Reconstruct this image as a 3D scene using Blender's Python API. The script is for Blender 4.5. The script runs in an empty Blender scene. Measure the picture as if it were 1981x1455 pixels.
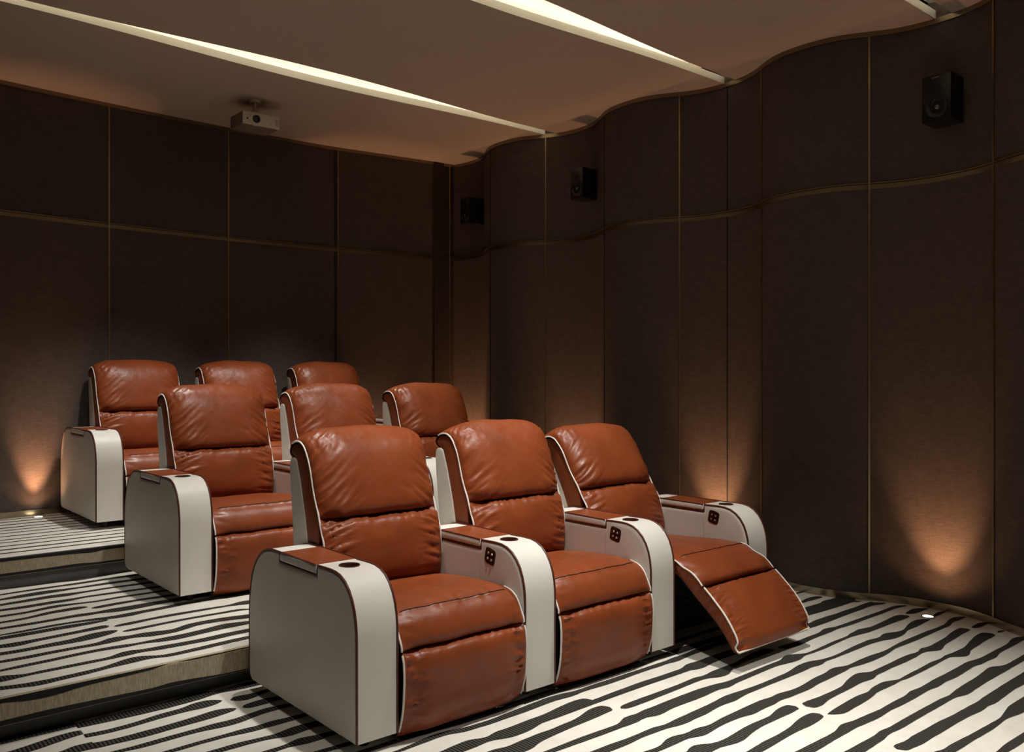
import bpy, bmesh, math, random
from mathutils import Vector, noise as mnoise
random.seed(7)
SC = bpy.context.scene
COL = SC.collection
STRIPES_A = [(4.908,5.039,[3007,3008,3012,3008,3001],[2988,2988,2987,2987,2987],'e','c'),
(4.753,4.989,[2876,2877,2881,2886,2890,2891,2889,2884,2873],[2847,2848,2848,2846,2844,2843,2841,2840,2840],'e','r'),
(4.604,5.018,[2774,2774,2773,2771,2768,2767,2766,2769,2778,2787,2792,2792,2787,2777,2765],[2729,2727,2725,2725,2725,2727,2727,2727,2726,2725,2723,2722,2723,2727,2731],'e','r'),
(4.54,5.023,[2704,2703,2700,2696,2693,2692,2692,2693,2693,2693,2693,2693,2691,2688,2686,2684,2681],[2679,2677,2674,2672,2670,2669,2667,2666,2664,2663,2662,2661,2661,2660,2660,2660,2661],'e','c'),
(5.009,5.073,[2696,2696,2647],[2664,2639,2635],'r','c'),
(4.313,5.144,[2579,2579,2580,2580,2572,2565,2563,2564,2565,2566,2567,2567,2567,2567,2567,2567,2567,2568,2569,2572,2579,2583,2578,2574,2578,2584,2581,2563,2532],[2538,2537,2535,2535,2535,2535,2535,2535,2536,2537,2538,2539,2540,2540,2541,2542,2542,2542,2542,2541,2541,2542,2547,2549,2543,2532,2523,2517,2515],'e','c'),
(3.879,5.18,[2472,2470,2468,2464,2461,2459,2460,2460,2461,2462,2462,2462,2462,2464,2469,2477,2481,2477,2468,2462,2461,2460,2460,2459,2459,2459,2459,2458,2458,2458,2457,2457,2456,2456,2455,2455,2455,2456,2456,2457,2456,2453,2443,2418],[2434,2423,2417,2413,2412,2413,2416,2419,2422,2424,2425,2426,2426,2426,2427,2427,2428,2431,2432,2430,2428,2425,2424,2423,2423,2423,2423,2423,2423,2423,2423,2422,2422,2421,2421,2422,2422,2423,2424,2423,2420,2413,2408,2405],'r','c'),
(2.171,4.972,[2341,2341,2342,2342,2343,2343,2343,2342,2341,2340,2338,2337,2336,2341,2354,2363,2362,2358,2361,2364,2363,2363,2364,2365,2366,2366,2366,2367,2366,2366,2366,2365,2362,2359,2356,2351,2345,2341,2340,2341,2342,2342,2343,2343,2344,2345,2346,2347,2347,2347,2347,2347,2352,2362,2368,2364,2350,2333,2324,2322,2323,2323,2325,2327,2328,2330,2332,2333,2334,2333,2333,2333,2335,2342,2347,2348,2352,2355,2350,2343,2337,2335,2336,2337,2339,2340,2342,2344,2347,2349,2351,2350,2343,2333],[2313,2312,2311,2310,2309,2307,2306,2305,2304,2303,2303,2302,2302,2300,2299,2299,2304,2305,2297,2289,2290,2294,2298,2299,2299,2298,2297,2296,2296,2296,2297,2300,2302,2302,2297,2292,2294,2299,2301,2302,2303,2304,2305,2306,2307,2308,2309,2310,2310,2308,2303,2298,2293,2290,2290,2295,2303,2306,2303,2301,2301,2300,2300,2301,2302,2304,2305,2307,2308,2310,2311,2312,2311,2308,2305,2301,2296,2292,2291,2291,2290,2290,2290,2290,2290,2290,2289,2289,2288,2286,2285,2285,2287,2289],'e','r'),
(4.999,5.218,[2338,2342,2346,2350,2352,2346,2327,2301],[2320,2304,2297,2295,2294,2294,2293,2293],'r','c'),
(2.295,4.994,[2229,2228,2228,2227,2225,2223,2221,2221,2221,2222,2223,2223,2218,2212,2213,2216,2218,2219,2220,2222,2223,2224,2226,2227,2230,2232,2236,2239,2240,2238,2236,2233,2231,2229,2227,2226,2225,2226,2226,2226,2227,2228,2228,2230,2233,2238,2243,2248,2250,2250,2248,2242,2232,2223,2219,2215,2213,2213,2214,2216,2218,2220,2222,2224,2225,2226,2226,2226,2227,2225,2219,2214,2214,2221,2226,2223,2213,2201,2195,2193,2197,2204,2212,2220,2226,2231,2234,2234,2228,2216,2197],[2183,2183,2183,2182,2182,2182,2184,2187,2188,2187,2185,2184,2182,2177,2170,2166,2165,2167,2169,2169,2170,2173,2177,2181,2183,2183,2181,2179,2181,2186,2189,2191,2191,2191,2191,2191,2191,2191,2190,2190,2190,2189,2189,2189,2189,2189,2190,2191,2193,2190,2184,2184,2191,2194,2192,2190,2189,2189,2189,2188,2188,2188,2187,2187,2187,2187,2186,2185,2182,2178,2174,2166,2156,2150,2148,2147,2149,2153,2160,2168,2172,2172,2172,2172,2174,2175,2177,2179,2181,2183,2186],'e','r'),
(5.04,5.229,[2208,2212,2216,2221,2224,2219,2208],[2195,2192,2191,2192,2194,2196,2197],'r','c'),
(2.435,5.193,[2102,2098,2096,2099,2109,2118,2120,2115,2107,2106,2109,2106,2099,2096,2099,2102,2105,2106,2107,2108,2109,2110,2111,2112,2112,2113,2111,2106,2104,2107,2105,2100,2095,2092,2092,2094,2096,2100,2104,2107,2109,2110,2110,2112,2117,2122,2122,2114,2103,2097,2097,2098,2099,2100,2099,2099,2098,2096,2093,2090,2088,2088,2090,2092,2095,2097,2099,2101,2101,2101,2101,2101,2100,2100,2100,2100,2099,2099,2097,2095,2093,2092,2092,2092,2094,2099,2106,2112,2116,2119,2117,2105,2087],[2068,2068,2067,2067,2067,2067,2068,2068,2061,2050,2046,2049,2053,2057,2059,2060,2060,2059,2057,2052,2046,2044,2047,2048,2049,2048,2049,2054,2055,2051,2048,2048,2047,2046,2045,2046,2049,2053,2055,2056,2056,2057,2058,2059,2060,2061,2062,2065,2069,2066,2060,2056,2053,2051,2049,2049,2049,2049,2050,2053,2056,2060,2064,2067,2067,2066,2064,2063,2062,2061,2060,2060,2060,2060,2061,2061,2061,2062,2062,2062,2062,2062,2061,2060,2062,2069,2075,2076,2074,2072,2072,2072,2072],'e','c'),
(2.554,3.252,[2000,2011,2015,2005,1988,1979,1976,1976,1979,1982,1986,1989,1991,1992,1992,1991,1990,1990,1995,2003,2009,2012,2011,2006],[1937,1937,1938,1941,1941,1935,1928,1923,1923,1928,1935,1941,1946,1949,1951,1951,1951,1951,1951,1951,1950,1951,1953,1954],'e','r'),
(3.283,4.96,[1975,1978,1978,1975,1972,1970,1970,1969,1969,1969,1970,1972,1978,1986,1994,2000,2005,2009,2010,2001,1986,1979,1980,1980,1980,1980,1980,1980,1981,1982,1983,1983,1982,1981,1977,1972,1972,1979,1984,1979,1973,1972,1974,1976,1977,1979,1981,1983,1986,1991,1995,2000,2003,2005,2007,2007,2002],[1924,1915,1913,1917,1923,1927,1929,1930,1931,1931,1932,1933,1934,1936,1938,1938,1935,1931,1930,1936,1941,1941,1940,1941,1942,1942,1941,1940,1939,1938,1938,1939,1939,1940,1943,1946,1947,1942,1930,1915,1910,1916,1923,1930,1934,1936,1938,1940,1941,1944,1946,1949,1951,1952,1953,1953,1953],'r','r'),
(4.996,5.172,[1975,1976,1977,1979,1979,1970,1952],[1951,1943,1939,1939,1940,1940,1940],'r','c'),
(2.722,3.254,[1856,1858,1861,1863,1866,1866,1866,1866,1868,1870,1873,1877,1883,1890,1895,1899,1900,1898,1893],[1817,1818,1820,1821,1823,1825,1827,1829,1831,1832,1833,1833,1832,1830,1831,1833,1836,1841,1846],'e','r'),
(3.273,4.968,[1850,1853,1856,1859,1861,1863,1865,1867,1868,1869,1868,1865,1863,1868,1874,1877,1878,1879,1875,1865,1853,1848,1850,1851,1852,1853,1853,1853,1854,1855,1856,1857,1858,1856,1853,1851,1853,1857,1855,1852,1850,1849,1849,1849,1850,1854,1859,1865,1871,1876,1881,1886,1890,1892,1894,1892,1881],[1845,1822,1809,1807,1809,1811,1812,1813,1815,1817,1820,1824,1829,1834,1834,1833,1832,1832,1831,1832,1834,1831,1827,1826,1826,1826,1826,1826,1826,1827,1827,1827,1828,1829,1830,1831,1831,1829,1813,1792,1784,1788,1797,1806,1810,1813,1814,1816,1818,1821,1823,1824,1825,1824,1825,1828,1830],'r','r'),
(5.01,5.077,[1846,1848,1833],[1832,1826,1826],'r','c'),
(2.858,5.04,[1740,1739,1739,1739,1738,1738,1738,1737,1738,1739,1744,1752,1757,1754,1748,1744,1743,1741,1740,1737,1735,1733,1734,1735,1736,1737,1737,1737,1736,1738,1742,1746,1744,1741,1739,1740,1741,1742,1744,1744,1744,1743,1743,1743,1743,1744,1744,1744,1745,1746,1747,1746,1742,1736,1732,1729,1728,1728,1729,1729,1729,1730,1730,1729,1729,1729,1730,1733,1739,1744,1746,1744,1735,1722],[1692,1692,1692,1693,1694,1696,1697,1699,1699,1700,1700,1701,1702,1702,1699,1697,1695,1693,1692,1693,1695,1697,1698,1697,1695,1694,1694,1694,1694,1694,1695,1696,1697,1698,1697,1694,1690,1691,1693,1695,1693,1691,1689,1689,1690,1691,1693,1694,1695,1697,1696,1691,1687,1687,1687,1685,1682,1682,1686,1692,1696,1697,1697,1697,1696,1696,1696,1696,1697,1697,1697,1697,1697,1697],'e','e'),
(2.994,4.712,[1623,1622,1622,1622,1622,1621,1621,1621,1623,1627,1626,1622,1621,1622,1622,1623,1623,1623,1623,1623,1623,1623,1623,1622,1622,1622,1622,1620,1617,1615,1618,1621,1624,1625,1627,1628,1629,1630,1630,1631,1632,1634,1637,1639,1642,1645,1645,1636,1621,1612,1609,1608,1609,1609,1609,1609,1610,1610],[1572,1572,1572,1574,1575,1577,1578,1579,1584,1588,1589,1586,1584,1583,1584,1584,1585,1585,1585,1585,1586,1585,1585,1585,1585,1585,1586,1586,1586,1583,1576,1568,1566,1567,1569,1570,1571,1572,1573,1574,1574,1574,1574,1574,1574,1573,1573,1573,1574,1574,1574,1574,1574,1574,1574,1574,1574,1574],'e','e'),
(3.164,4.434,[1529,1529,1525,1521,1521,1524,1523,1522,1521,1520,1520,1520,1519,1518,1515,1513,1511,1510,1510,1509,1508,1508,1507,1505,1505,1507,1509,1509,1510,1510,1511,1511,1512,1513,1513,1513,1513,1514,1514,1514,1514,1514,1515],[1486,1476,1473,1469,1466,1466,1467,1467,1466,1465,1465,1465,1465,1465,1465,1464,1463,1462,1460,1457,1454,1452,1454,1456,1453,1449,1449,1451,1452,1453,1455,1456,1457,1458,1457,1455,1454,1453,1453,1453,1453,1453,1453],'r','e'),
(3.247,4.096,[1407,1398,1395,1396,1395,1393,1391,1389,1386,1385,1383,1382,1381,1379,1378,1377,1375,1375,1378,1383,1388,1393,1398,1400,1400,1400,1400,1399,1399],[1356,1356,1356,1355,1354,1354,1354,1354,1353,1351,1350,1349,1348,1348,1349,1350,1352,1353,1351,1346,1340,1336,1333,1332,1332,1332,1332,1332,1332],'e','e'),
(3.419,3.686,[1260,1261,1263,1264,1264,1263,1262,1261,1260,1259],[1230,1230,1229,1227,1226,1225,1225,1225,1225,1225],'e','e'),
(1.749,3.76,[2700,2704,2708,2713,2718,2723,2725,2725,2722,2716,2708,2703,2701,2700,2699,2699,2701,2704,2706,2708,2711,2713,2716,2718,2720,2723,2723,2721,2718,2714,2707,2702,2702,2704,2705,2705,2705,2704,2704,2704,2704,2704,2704,2703,2703,2702,2702,2702,2702,2702,2701,2701,2704,2708,2708,2707,2706,2709,2713,2718,2719,2719,2718,2719,2721,2725,2729,2732],[2683,2684,2686,2688,2689,2691,2693,2693,2688,2678,2670,2668,2667,2664,2663,2663,2665,2665,2665,2665,2666,2667,2669,2671,2673,2674,2675,2672,2669,2666,2667,2671,2672,2671,2669,2667,2665,2664,2664,2665,2665,2666,2668,2669,2670,2670,2670,2669,2668,2668,2669,2667,2662,2661,2665,2668,2671,2674,2676,2676,2674,2673,2673,2675,2677,2678,2679,2679],'e','e'),
(1.768,3.206,[2788,2788,2789,2789,2789,2789,2789,2788,2787,2785,2783,2781,2780,2779,2779,2778,2778,2778,2779,2780,2781,2783,2783,2784,2785,2785,2786,2786,2785,2785,2784,2784,2783,2783,2782,2781,2781,2780,2779,2779,2779,2779,2780,2780,2781,2782,2782,2783,2784],[2755,2754,2754,2753,2752,2751,2749,2746,2743,2740,2737,2736,2735,2735,2734,2734,2734,2735,2736,2737,2737,2738,2738,2737,2737,2737,2736,2735,2733,2732,2731,2730,2729,2729,2728,2728,2727,2727,2727,2727,2727,2728,2728,2728,2729,2729,2729,2730,2730],'e','e'),
(1.866,2.654,[2587,2591,2595,2598,2600,2596,2583,2578,2585,2591,2590,2590,2591,2593,2595,2596,2596,2597,2600,2605,2610,2614,2618,2621,2622,2618,2608],[2533,2533,2533,2534,2535,2538,2541,2538,2528,2518,2514,2514,2516,2521,2529,2537,2541,2542,2543,2545,2547,2550,2554,2556,2558,2559,2560],'e','r'),
(2.673,3.679,[2572,2579,2581,2582,2583,2584,2584,2585,2586,2587,2587,2587,2585,2584,2583,2582,2582,2582,2582,2581,2585,2594,2602,2602,2599,2598,2599,2601,2602,2603,2603,2602,2601,2599,2597],[2548,2548,2548,2548,2548,2548,2547,2547,2547,2546,2546,2546,2545,2546,2547,2549,2551,2552,2553,2552,2545,2533,2525,2524,2527,2532,2536,2538,2540,2541,2541,2542,2542,2543,2543],'r','e'),
(1.999,2.653,[2473,2472,2465,2461,2463,2466,2468,2469,2471,2471,2469,2470,2473,2475,2476,2479,2485,2493,2503,2511,2514,2512,2504],[2386,2386,2386,2387,2388,2392,2403,2412,2417,2420,2423,2425,2428,2430,2432,2433,2434,2436,2438,2440,2443,2445,2447],'e','r'),
(2.678,3.839,[2448,2454,2456,2457,2457,2458,2457,2457,2457,2457,2457,2457,2457,2457,2458,2460,2462,2464,2463,2456,2455,2459,2463,2464,2465,2465,2466,2466,2467,2470,2475,2480,2485,2490,2494,2497,2498,2500,2498,2490],[2427,2419,2416,2416,2416,2416,2417,2418,2419,2419,2420,2421,2421,2423,2424,2425,2426,2427,2426,2421,2409,2397,2392,2394,2403,2415,2426,2432,2436,2441,2444,2445,2445,2445,2445,2445,2445,2445,2445,2445],'r','r'),
(0.648,0.913,[3757,3757,3756,3756,3757,3760,3761,3762,3760,3758],[3709,3709,3709,3709,3709,3708,3707,3707,3707,3707],'e','c'),
(0.911,1.687,[3735,3734,3733,3732,3731,3731,3732,3733,3734,3734,3733,3733,3734,3739,3748,3755,3758,3754,3739,3726,3728,3734,3737,3738,3736,3734,3731],[3685,3681,3678,3675,3673,3671,3669,3667,3666,3665,3664,3663,3664,3666,3668,3671,3674,3679,3686,3690,3687,3680,3676,3674,3674,3673,3672],'c','e'),
(0.66,0.912,[3618,3624,3631,3639,3647,3654,3658,3659,3652],[3567,3567,3569,3575,3583,3591,3600,3607,3610],'e','c'),
(0.91,1.455,[3604,3599,3595,3592,3593,3594,3597,3602,3608,3614,3618,3619,3621,3627,3638,3643,3641,3628,3605],[3569,3564,3559,3557,3557,3558,3561,3564,3568,3571,3573,3574,3575,3574,3571,3569,3571,3578,3591],'c','r'),
(1.482,1.669,[3592,3602,3599,3594,3594,3597,3600],[3567,3547,3540,3545,3554,3562,3569],'r','e'),
(0.804,0.915,[3495,3505,3513,3511,3509],[3448,3448,3448,3446,3443],'e','c'),
(0.913,1.464,[3496,3490,3485,3483,3482,3483,3484,3484,3485,3486,3489,3492,3495,3499,3504,3509,3508,3498,3481],[3441,3439,3437,3435,3432,3430,3429,3430,3432,3435,3436,3437,3438,3439,3441,3444,3449,3455,3462],'c','r'),
(1.488,1.658,[3483,3490,3495,3498,3498,3494,3486],[3454,3446,3443,3443,3444,3444,3445],'r','e'),
(0.953,1.655,[3371,3369,3368,3369,3370,3372,3373,3374,3374,3375,3375,3376,3378,3377,3373,3373,3377,3383,3388,3393,3395,3392,3387,3381],[3345,3344,3340,3336,3335,3336,3337,3338,3339,3339,3338,3334,3328,3324,3322,3323,3329,3338,3344,3349,3351,3350,3347,3344],'e','e'),
(1.097,1.657,[3248,3249,3250,3251,3252,3252,3252,3252,3252,3253,3254,3251,3248,3250,3254,3252,3247,3245,3243,3241],[3222,3223,3223,3224,3225,3225,3224,3224,3222,3217,3211,3208,3207,3208,3207,3206,3206,3206,3206,3207],'e','e'),
(1.221,1.652,[3142,3142,3143,3143,3142,3138,3134,3130,3128,3133,3140,3144,3144,3141,3139],[3108,3108,3108,3107,3107,3105,3103,3098,3089,3079,3077,3081,3085,3084,3081],'e','e'),
(1.375,1.662,[3010,3011,3011,3014,3023,3030,3026,3018,3013,3011,3008],[2981,2981,2984,2985,2979,2972,2969,2970,2971,2971,2972],'e','e'),
(1.519,1.649,[2887,2886,2884,2883,2882],[2858,2858,2855,2852,2849],'e','e')]
STRIPES_B = [(0.97,1.688,[5590,5588,5586,5583,5581,5581,5582,5584,5585,5585,5584,5581,5579,5577,5577,5578,5579,5581,5582,5584,5586,5587,5589,5591,5592],[5557,5554,5552,5549,5547,5545,5543,5542,5541,5539,5535,5529,5523,5518,5518,5522,5526,5531,5536,5540,5544,5549,5553,5557,5561],'e','e'),
(0.946,1.694,[5450,5453,5456,5459,5461,5462,5463,5464,5464,5463,5462,5462,5463,5464,5465,5466,5467,5468,5469,5469,5469,5468,5467,5467,5466,5465],[5418,5419,5421,5422,5422,5421,5420,5420,5420,5422,5422,5420,5417,5415,5415,5417,5419,5421,5423,5424,5423,5421,5419,5418,5416,5415],'e','e'),
(0.925,1.685,[5335,5341,5349,5356,5362,5366,5371,5374,5373,5366,5359,5353,5350,5348,5349,5351,5353,5355,5357,5356,5354,5352,5349,5347,5344,5341],[5298,5296,5294,5292,5292,5292,5293,5293,5295,5298,5301,5304,5307,5308,5307,5306,5305,5304,5302,5300,5298,5296,5294,5292,5290,5288],'e','e'),
(0.903,1.687,[5215,5218,5222,5225,5229,5233,5236,5240,5243,5242,5239,5234,5229,5225,5223,5224,5225,5227,5228,5227,5225,5223,5221,5219,5217,5215,5213],[5172,5172,5172,5171,5172,5173,5175,5177,5177,5173,5168,5167,5173,5179,5183,5185,5187,5189,5190,5188,5185,5181,5178,5175,5172,5169,5166],'e','e'),
(0.882,1.679,[5096,5095,5095,5094,5094,5095,5097,5099,5101,5101,5099,5097,5097,5099,5101,5101,5101,5100,5099,5097,5095,5092,5089,5086,5084,5081,5078,5075],[5052,5048,5044,5041,5039,5040,5042,5043,5045,5044,5043,5044,5051,5060,5064,5062,5060,5057,5055,5052,5050,5048,5046,5044,5042,5040,5037,5035],'e','e'),
(0.86,1.676,[4966,4965,4964,4963,4964,4971,4980,4989,4997,4998,4993,4986,4979,4972,4965,4960,4962,4967,4971,4973,4972,4970,4969,4967,4966,4964,4963,4961],[4926,4925,4924,4923,4925,4929,4936,4942,4946,4948,4948,4947,4945,4940,4933,4928,4929,4933,4936,4936,4934,4932,4930,4928,4926,4925,4923,4921],'e','e'),
(0.839,1.249,[4837,4839,4840,4842,4846,4854,4865,4876,4884,4888,4890,4892,4892,4886,4868],[4805,4805,4805,4806,4809,4815,4823,4830,4836,4837,4836,4836,4837,4841,4846],'e','r'),
(1.252,1.661,[4824,4835,4841,4844,4847,4848,4848,4848,4848,4847,4845,4843,4841,4838,4836],[4803,4794,4794,4797,4800,4802,4804,4806,4808,4806,4803,4800,4796,4792,4790],'r','e'),
(0.819,1.674,[4727,4727,4727,4727,4727,4727,4727,4728,4729,4732,4736,4738,4737,4732,4728,4731,4735,4736,4735,4735,4736,4737,4738,4738,4738,4737,4736,4736,4735],[4691,4689,4687,4685,4684,4684,4685,4686,4687,4688,4689,4688,4683,4681,4683,4678,4666,4658,4652,4651,4654,4657,4661,4664,4666,4668,4669,4671,4672],'e','e'),
(0.8,2.028,[4599,4601,4604,4606,4609,4611,4614,4617,4618,4617,4615,4613,4610,4607,4603,4597,4592,4591,4594,4597,4599,4599,4600,4601,4603,4606,4610,4613,4616,4619,4621,4622,4623,4624,4626,4627,4628,4629,4630,4632,4633,4634],[4581,4578,4575,4573,4574,4576,4579,4582,4583,4583,4582,4579,4572,4564,4556,4548,4541,4536,4533,4533,4540,4549,4552,4553,4555,4558,4561,4564,4567,4568,4568,4568,4568,4568,4566,4559,4553,4552,4552,4552,4553,4553],'e','e'),
(0.787,1.26,[4558,4559,4559,4559,4559,4559,4560,4561,4562,4562,4561,4559,4556,4554,4551,4547,4544],[4510,4508,4507,4505,4505,4505,4506,4507,4507,4507,4506,4506,4507,4508,4512,4517,4523],'e','r'),
(0.763,1.231,[4425,4424,4422,4421,4420,4419,4420,4422,4424,4427,4430,4432,4436,4441,4446,4447,4442],[4373,4363,4356,4358,4367,4374,4377,4380,4382,4385,4387,4389,4390,4391,4393,4395,4397],'e','r'),
(1.244,1.941,[4403,4415,4420,4422,4424,4427,4429,4432,4434,4435,4434,4433,4431,4430,4428,4426,4424,4422,4419,4419,4426,4437,4439,4436],[4385,4380,4377,4380,4385,4390,4394,4395,4395,4395,4394,4394,4394,4393,4393,4393,4393,4392,4391,4387,4380,4371,4364,4362],'r','e'),
(0.744,1.241,[4302,4300,4298,4296,4296,4298,4301,4304,4306,4307,4311,4319,4329,4338,4343,4343,4337,4324],[4259,4255,4251,4249,4250,4251,4250,4249,4247,4245,4244,4245,4249,4253,4260,4270,4285,4306],'e','r'),
(1.25,1.871,[4290,4296,4300,4302,4303,4305,4307,4309,4311,4313,4313,4312,4312,4311,4310,4308,4307,4306,4306,4305,4295,4276],[4270,4265,4264,4266,4269,4272,4275,4277,4278,4280,4281,4281,4280,4279,4278,4277,4275,4274,4273,4271,4264,4255],'r','e'),
(0.724,1.827,[4177,4177,4177,4176,4177,4178,4179,4179,4179,4179,4178,4177,4176,4179,4194,4210,4212,4202,4195,4197,4196,4189,4181,4171,4167,4177,4193,4203,4207,4208,4209,4207,4205,4202,4196,4189,4182,4176],[4146,4142,4139,4136,4136,4138,4140,4140,4140,4140,4138,4136,4134,4133,4134,4137,4140,4146,4146,4133,4119,4112,4108,4108,4110,4118,4129,4141,4150,4152,4149,4147,4143,4136,4128,4119,4112,4110],'e','e'),
(0.703,1.778,[4050,4053,4057,4060,4062,4064,4065,4067,4070,4073,4076,4077,4078,4078,4077,4075,4071,4064,4058,4056,4058,4058,4058,4058,4058,4059,4062,4065,4069,4074,4081,4087,4091,4087,4079,4071,4063],[4024,4025,4025,4026,4027,4028,4029,4031,4034,4037,4039,4040,4041,4040,4037,4032,4027,4025,4027,4026,4017,4005,3998,3994,3992,3995,3998,4002,4005,4009,4011,4013,4013,4014,4014,4014,4015],'e','e'),
(0.679,1.724,[3964,3959,3943,3930,3928,3931,3931,3931,3932,3932,3932,3932,3931,3930,3934,3949,3963,3964,3954,3946,3944,3944,3942,3939,3936,3934,3933,3933,3935,3937,3940,3942,3942,3941,3940,3940],[3887,3889,3893,3896,3898,3898,3898,3897,3897,3897,3897,3897,3897,3897,3897,3899,3901,3904,3906,3903,3894,3889,3887,3886,3884,3883,3881,3878,3878,3879,3882,3885,3886,3887,3888,3889],'e','e'),
(0.661,1.677,[3834,3824,3815,3808,3805,3802,3800,3801,3803,3805,3807,3809,3812,3819,3831,3844,3855,3860,3855,3837,3818,3809,3808,3809,3811,3814,3816,3819,3822,3824,3827,3829,3830,3831,3831],[3787,3779,3770,3759,3750,3749,3753,3757,3759,3761,3763,3768,3773,3780,3784,3785,3787,3790,3794,3793,3782,3771,3769,3770,3771,3772,3773,3775,3778,3780,3782,3784,3785,3786,3787],'e','e')]
STRIPES_C = [(7.028, 7.003), (6.911, 6.884), (6.787, 6.757), (6.657, 6.628), (6.542, 6.52), (6.426, 6.405), (6.301, 6.278), (6.174, 6.152), (6.073, 6.052), (5.948, 5.923), (5.829, 5.799), (5.71, 5.685)]
PI = math.pi

# ---------------------------------------------------------------- room numbers
CAM_H = 1.3847          # camera height over the front floor
CEIL = 3.496
FLOOR_B, FLOOR_C = 0.179, 0.356
NOSE_B, NOSE_C = 3.696, 5.556
TOE_B, TOE_C = 3.776, 5.585
XMIN, XMAX, YMIN = -1.3, 5.45, -3.2
FOOT = 0.05             # clearance under the chairs
PITCH, ARM_W, ARM_L, ARM_H = 0.8084, 0.1767, 0.918, 0.60


def wall_x(y):
    return 5.125 + 0.115 * math.tanh(.95 * math.cos(2 * PI * (y - 2.25) / 1.5)) / math.tanh(.95)


BACK_PTS = [(-1.5, 6.72), (-0.6, 6.86), (0.3, 6.97), (1.23, 7.075), (2.0, 7.14), (2.95, 7.18), (3.75, 7.165), (4.4, 7.085), (4.95, 7.01), (5.2, 6.985), (5.6, 6.97)]


def pchip(pts):
    n = len(pts)
    x = [p[0] for p in pts]; y = [p[1] for p in pts]
    h = [x[i + 1] - x[i] for i in range(n - 1)]
    d = [(y[i + 1] - y[i]) / h[i] for i in range(n - 1)]
    m = [d[0]] + [0 if d[i - 1] * d[i] <= 0 else 2 * d[i - 1] * d[i] / (d[i - 1] + d[i]) for i in range(1, n - 1)] + [d[-1]]

    def f(t):
        i = 0
        while i < n - 2 and t > x[i + 1]:
            i += 1
        s = (t - x[i]) / h[i]
        s = min(1, max(0, s)) if 0 < i < n - 2 else s
        return ((2 * s**3 - 3 * s**2 + 1) * y[i] + (s**3 - 2 * s**2 + s) * h[i] * m[i] + (-2 * s**3 + 3 * s**2) * y[i + 1] + (s**3 - s**2) * h[i] * m[i + 1])
    return f


back_y = pchip(BACK_PTS)

# ---------------------------------------------------------------- materials


def lin(r, g, b):
    f = lambda c: (c / 255 / 12.92) if c / 255 <= 0.04045 else ((c / 255 + 0.055) / 1.055) ** 2.4
    return (f(r), f(g), f(b), 1)


class M:
    """small wrapper to write node trees shortly"""

    def __init__(s, name):
        s.m = bpy.data.materials.new(name); s.m.use_nodes = True
        s.t = s.m.node_tree; s.t.nodes.clear()
        s.out = s.n('ShaderNodeOutputMaterial')
        s.b = s.n('ShaderNodeBsdfPrincipled'); s.l(s.b.outputs[0], s.out.inputs[0])

    def n(s, k, **kw):
        o = s.t.nodes.new(k)
        for a, v in kw.items():
            setattr(o, a, v)
        return o

    def l(s, a, b):
        s.t.links.new(a, b)

    def set(s, **kw):
        for k, v in kw.items():
            s.b.inputs[k.replace('_', ' ')].default_value = v
        return s

    def coord(s, kind='Object', scale=(1, 1, 1)):
        c = s.n('ShaderNodeTexCoord'); mp = s.n('ShaderNodeMapping')
        mp.inputs['Scale'].default_value = scale
        s.l(c.outputs[kind], mp.inputs[0]); return mp.outputs[0]

    def noise(s, vec, scale, detail=3, rough=.5):
        t = s.n('ShaderNodeTexNoise'); t.inputs['Scale'].default_value = scale
        t.inputs['Detail'].default_value = detail; t.inputs['Roughness'].default_value = rough
        s.l(vec, t.inputs['Vector']); return t.outputs['Fac']

    def ramp(s, fac, stops):
        r = s.n('ShaderNodeValToRGB'); e = r.color_ramp.elements
        while len(e) < len(stops):
            e.new(.5)
        for q, (p, c) in zip(e, stops):
            q.position = p; q.color = c
        s.l(fac, r.inputs[0]); return r.outputs[0]

    def bump(s, h, strength, dist=.002, chain=None):
        b = s.n('ShaderNodeBump'); b.inputs['Strength'].default_value = strength; b.inputs['Distance'].default_value = dist
        s.l(h, b.inputs['Height'])
        if chain is not None:
            s.l(chain, b.inputs['Normal'])
        return b.outputs[0]

    def math(s, op, a, b=None):
        q = s.n('ShaderNodeMath', operation=op)
        for i, v in enumerate((a, b)):
            if v is None:
                continue
            if isinstance(v, (int, float)):
                q.inputs[i].default_value = v
            else:
                s.l(v, q.inputs[i])
        return q.outputs[0]


def scale_c(c, k):
    return (c[0] * k, c[1] * k, c[2] * k, 1)


def leather(name, col, rough=.38, fold=.35, vary=.12):
    m = M(name)
    v = m.coord()
    big = m.noise(v, 5, 3)
    c = m.ramp(big, [(.3, scale_c(col, 1 - vary)), (.7, scale_c(col, 1 + vary))])
    m.l(c, m.b.inputs['Base Color'])
    grain = m.n('ShaderNodeTexVoronoi'); grain.inputs['Scale'].default_value = 420; m.l(v, grain.inputs['Vector'])
    n1 = m.bump(grain.outputs['Distance'], .12, .0006)
    soft = m.noise(v, 16, 3, .55)
    n2 = m.bump(soft, fold, .008, n1)
    m.l(n2, m.b.inputs['Normal'])
    rr = m.ramp(m.noise(v, 22, 3), [(.3, (rough - .06,) * 3 + (1,)), (.75, (rough + .1,) * 3 + (1,))])
    m.l(rr, m.b.inputs['Roughness'])
    m.set(Specular_IOR_Level=.34)
    return m.m


def flat(name, col, rough=.5, metal=0.0, spec=.5):
    m = M(name); m.set(Base_Color=col, Roughness=rough, Metallic=metal, Specular_IOR_Level=spec)
    return m.m


def glow(name, col, strength):
    m = M(name); m.set(Base_Color=(.8, .8, .8, 1), Emission_Color=col, Emission_Strength=strength)
    return m.m


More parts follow.
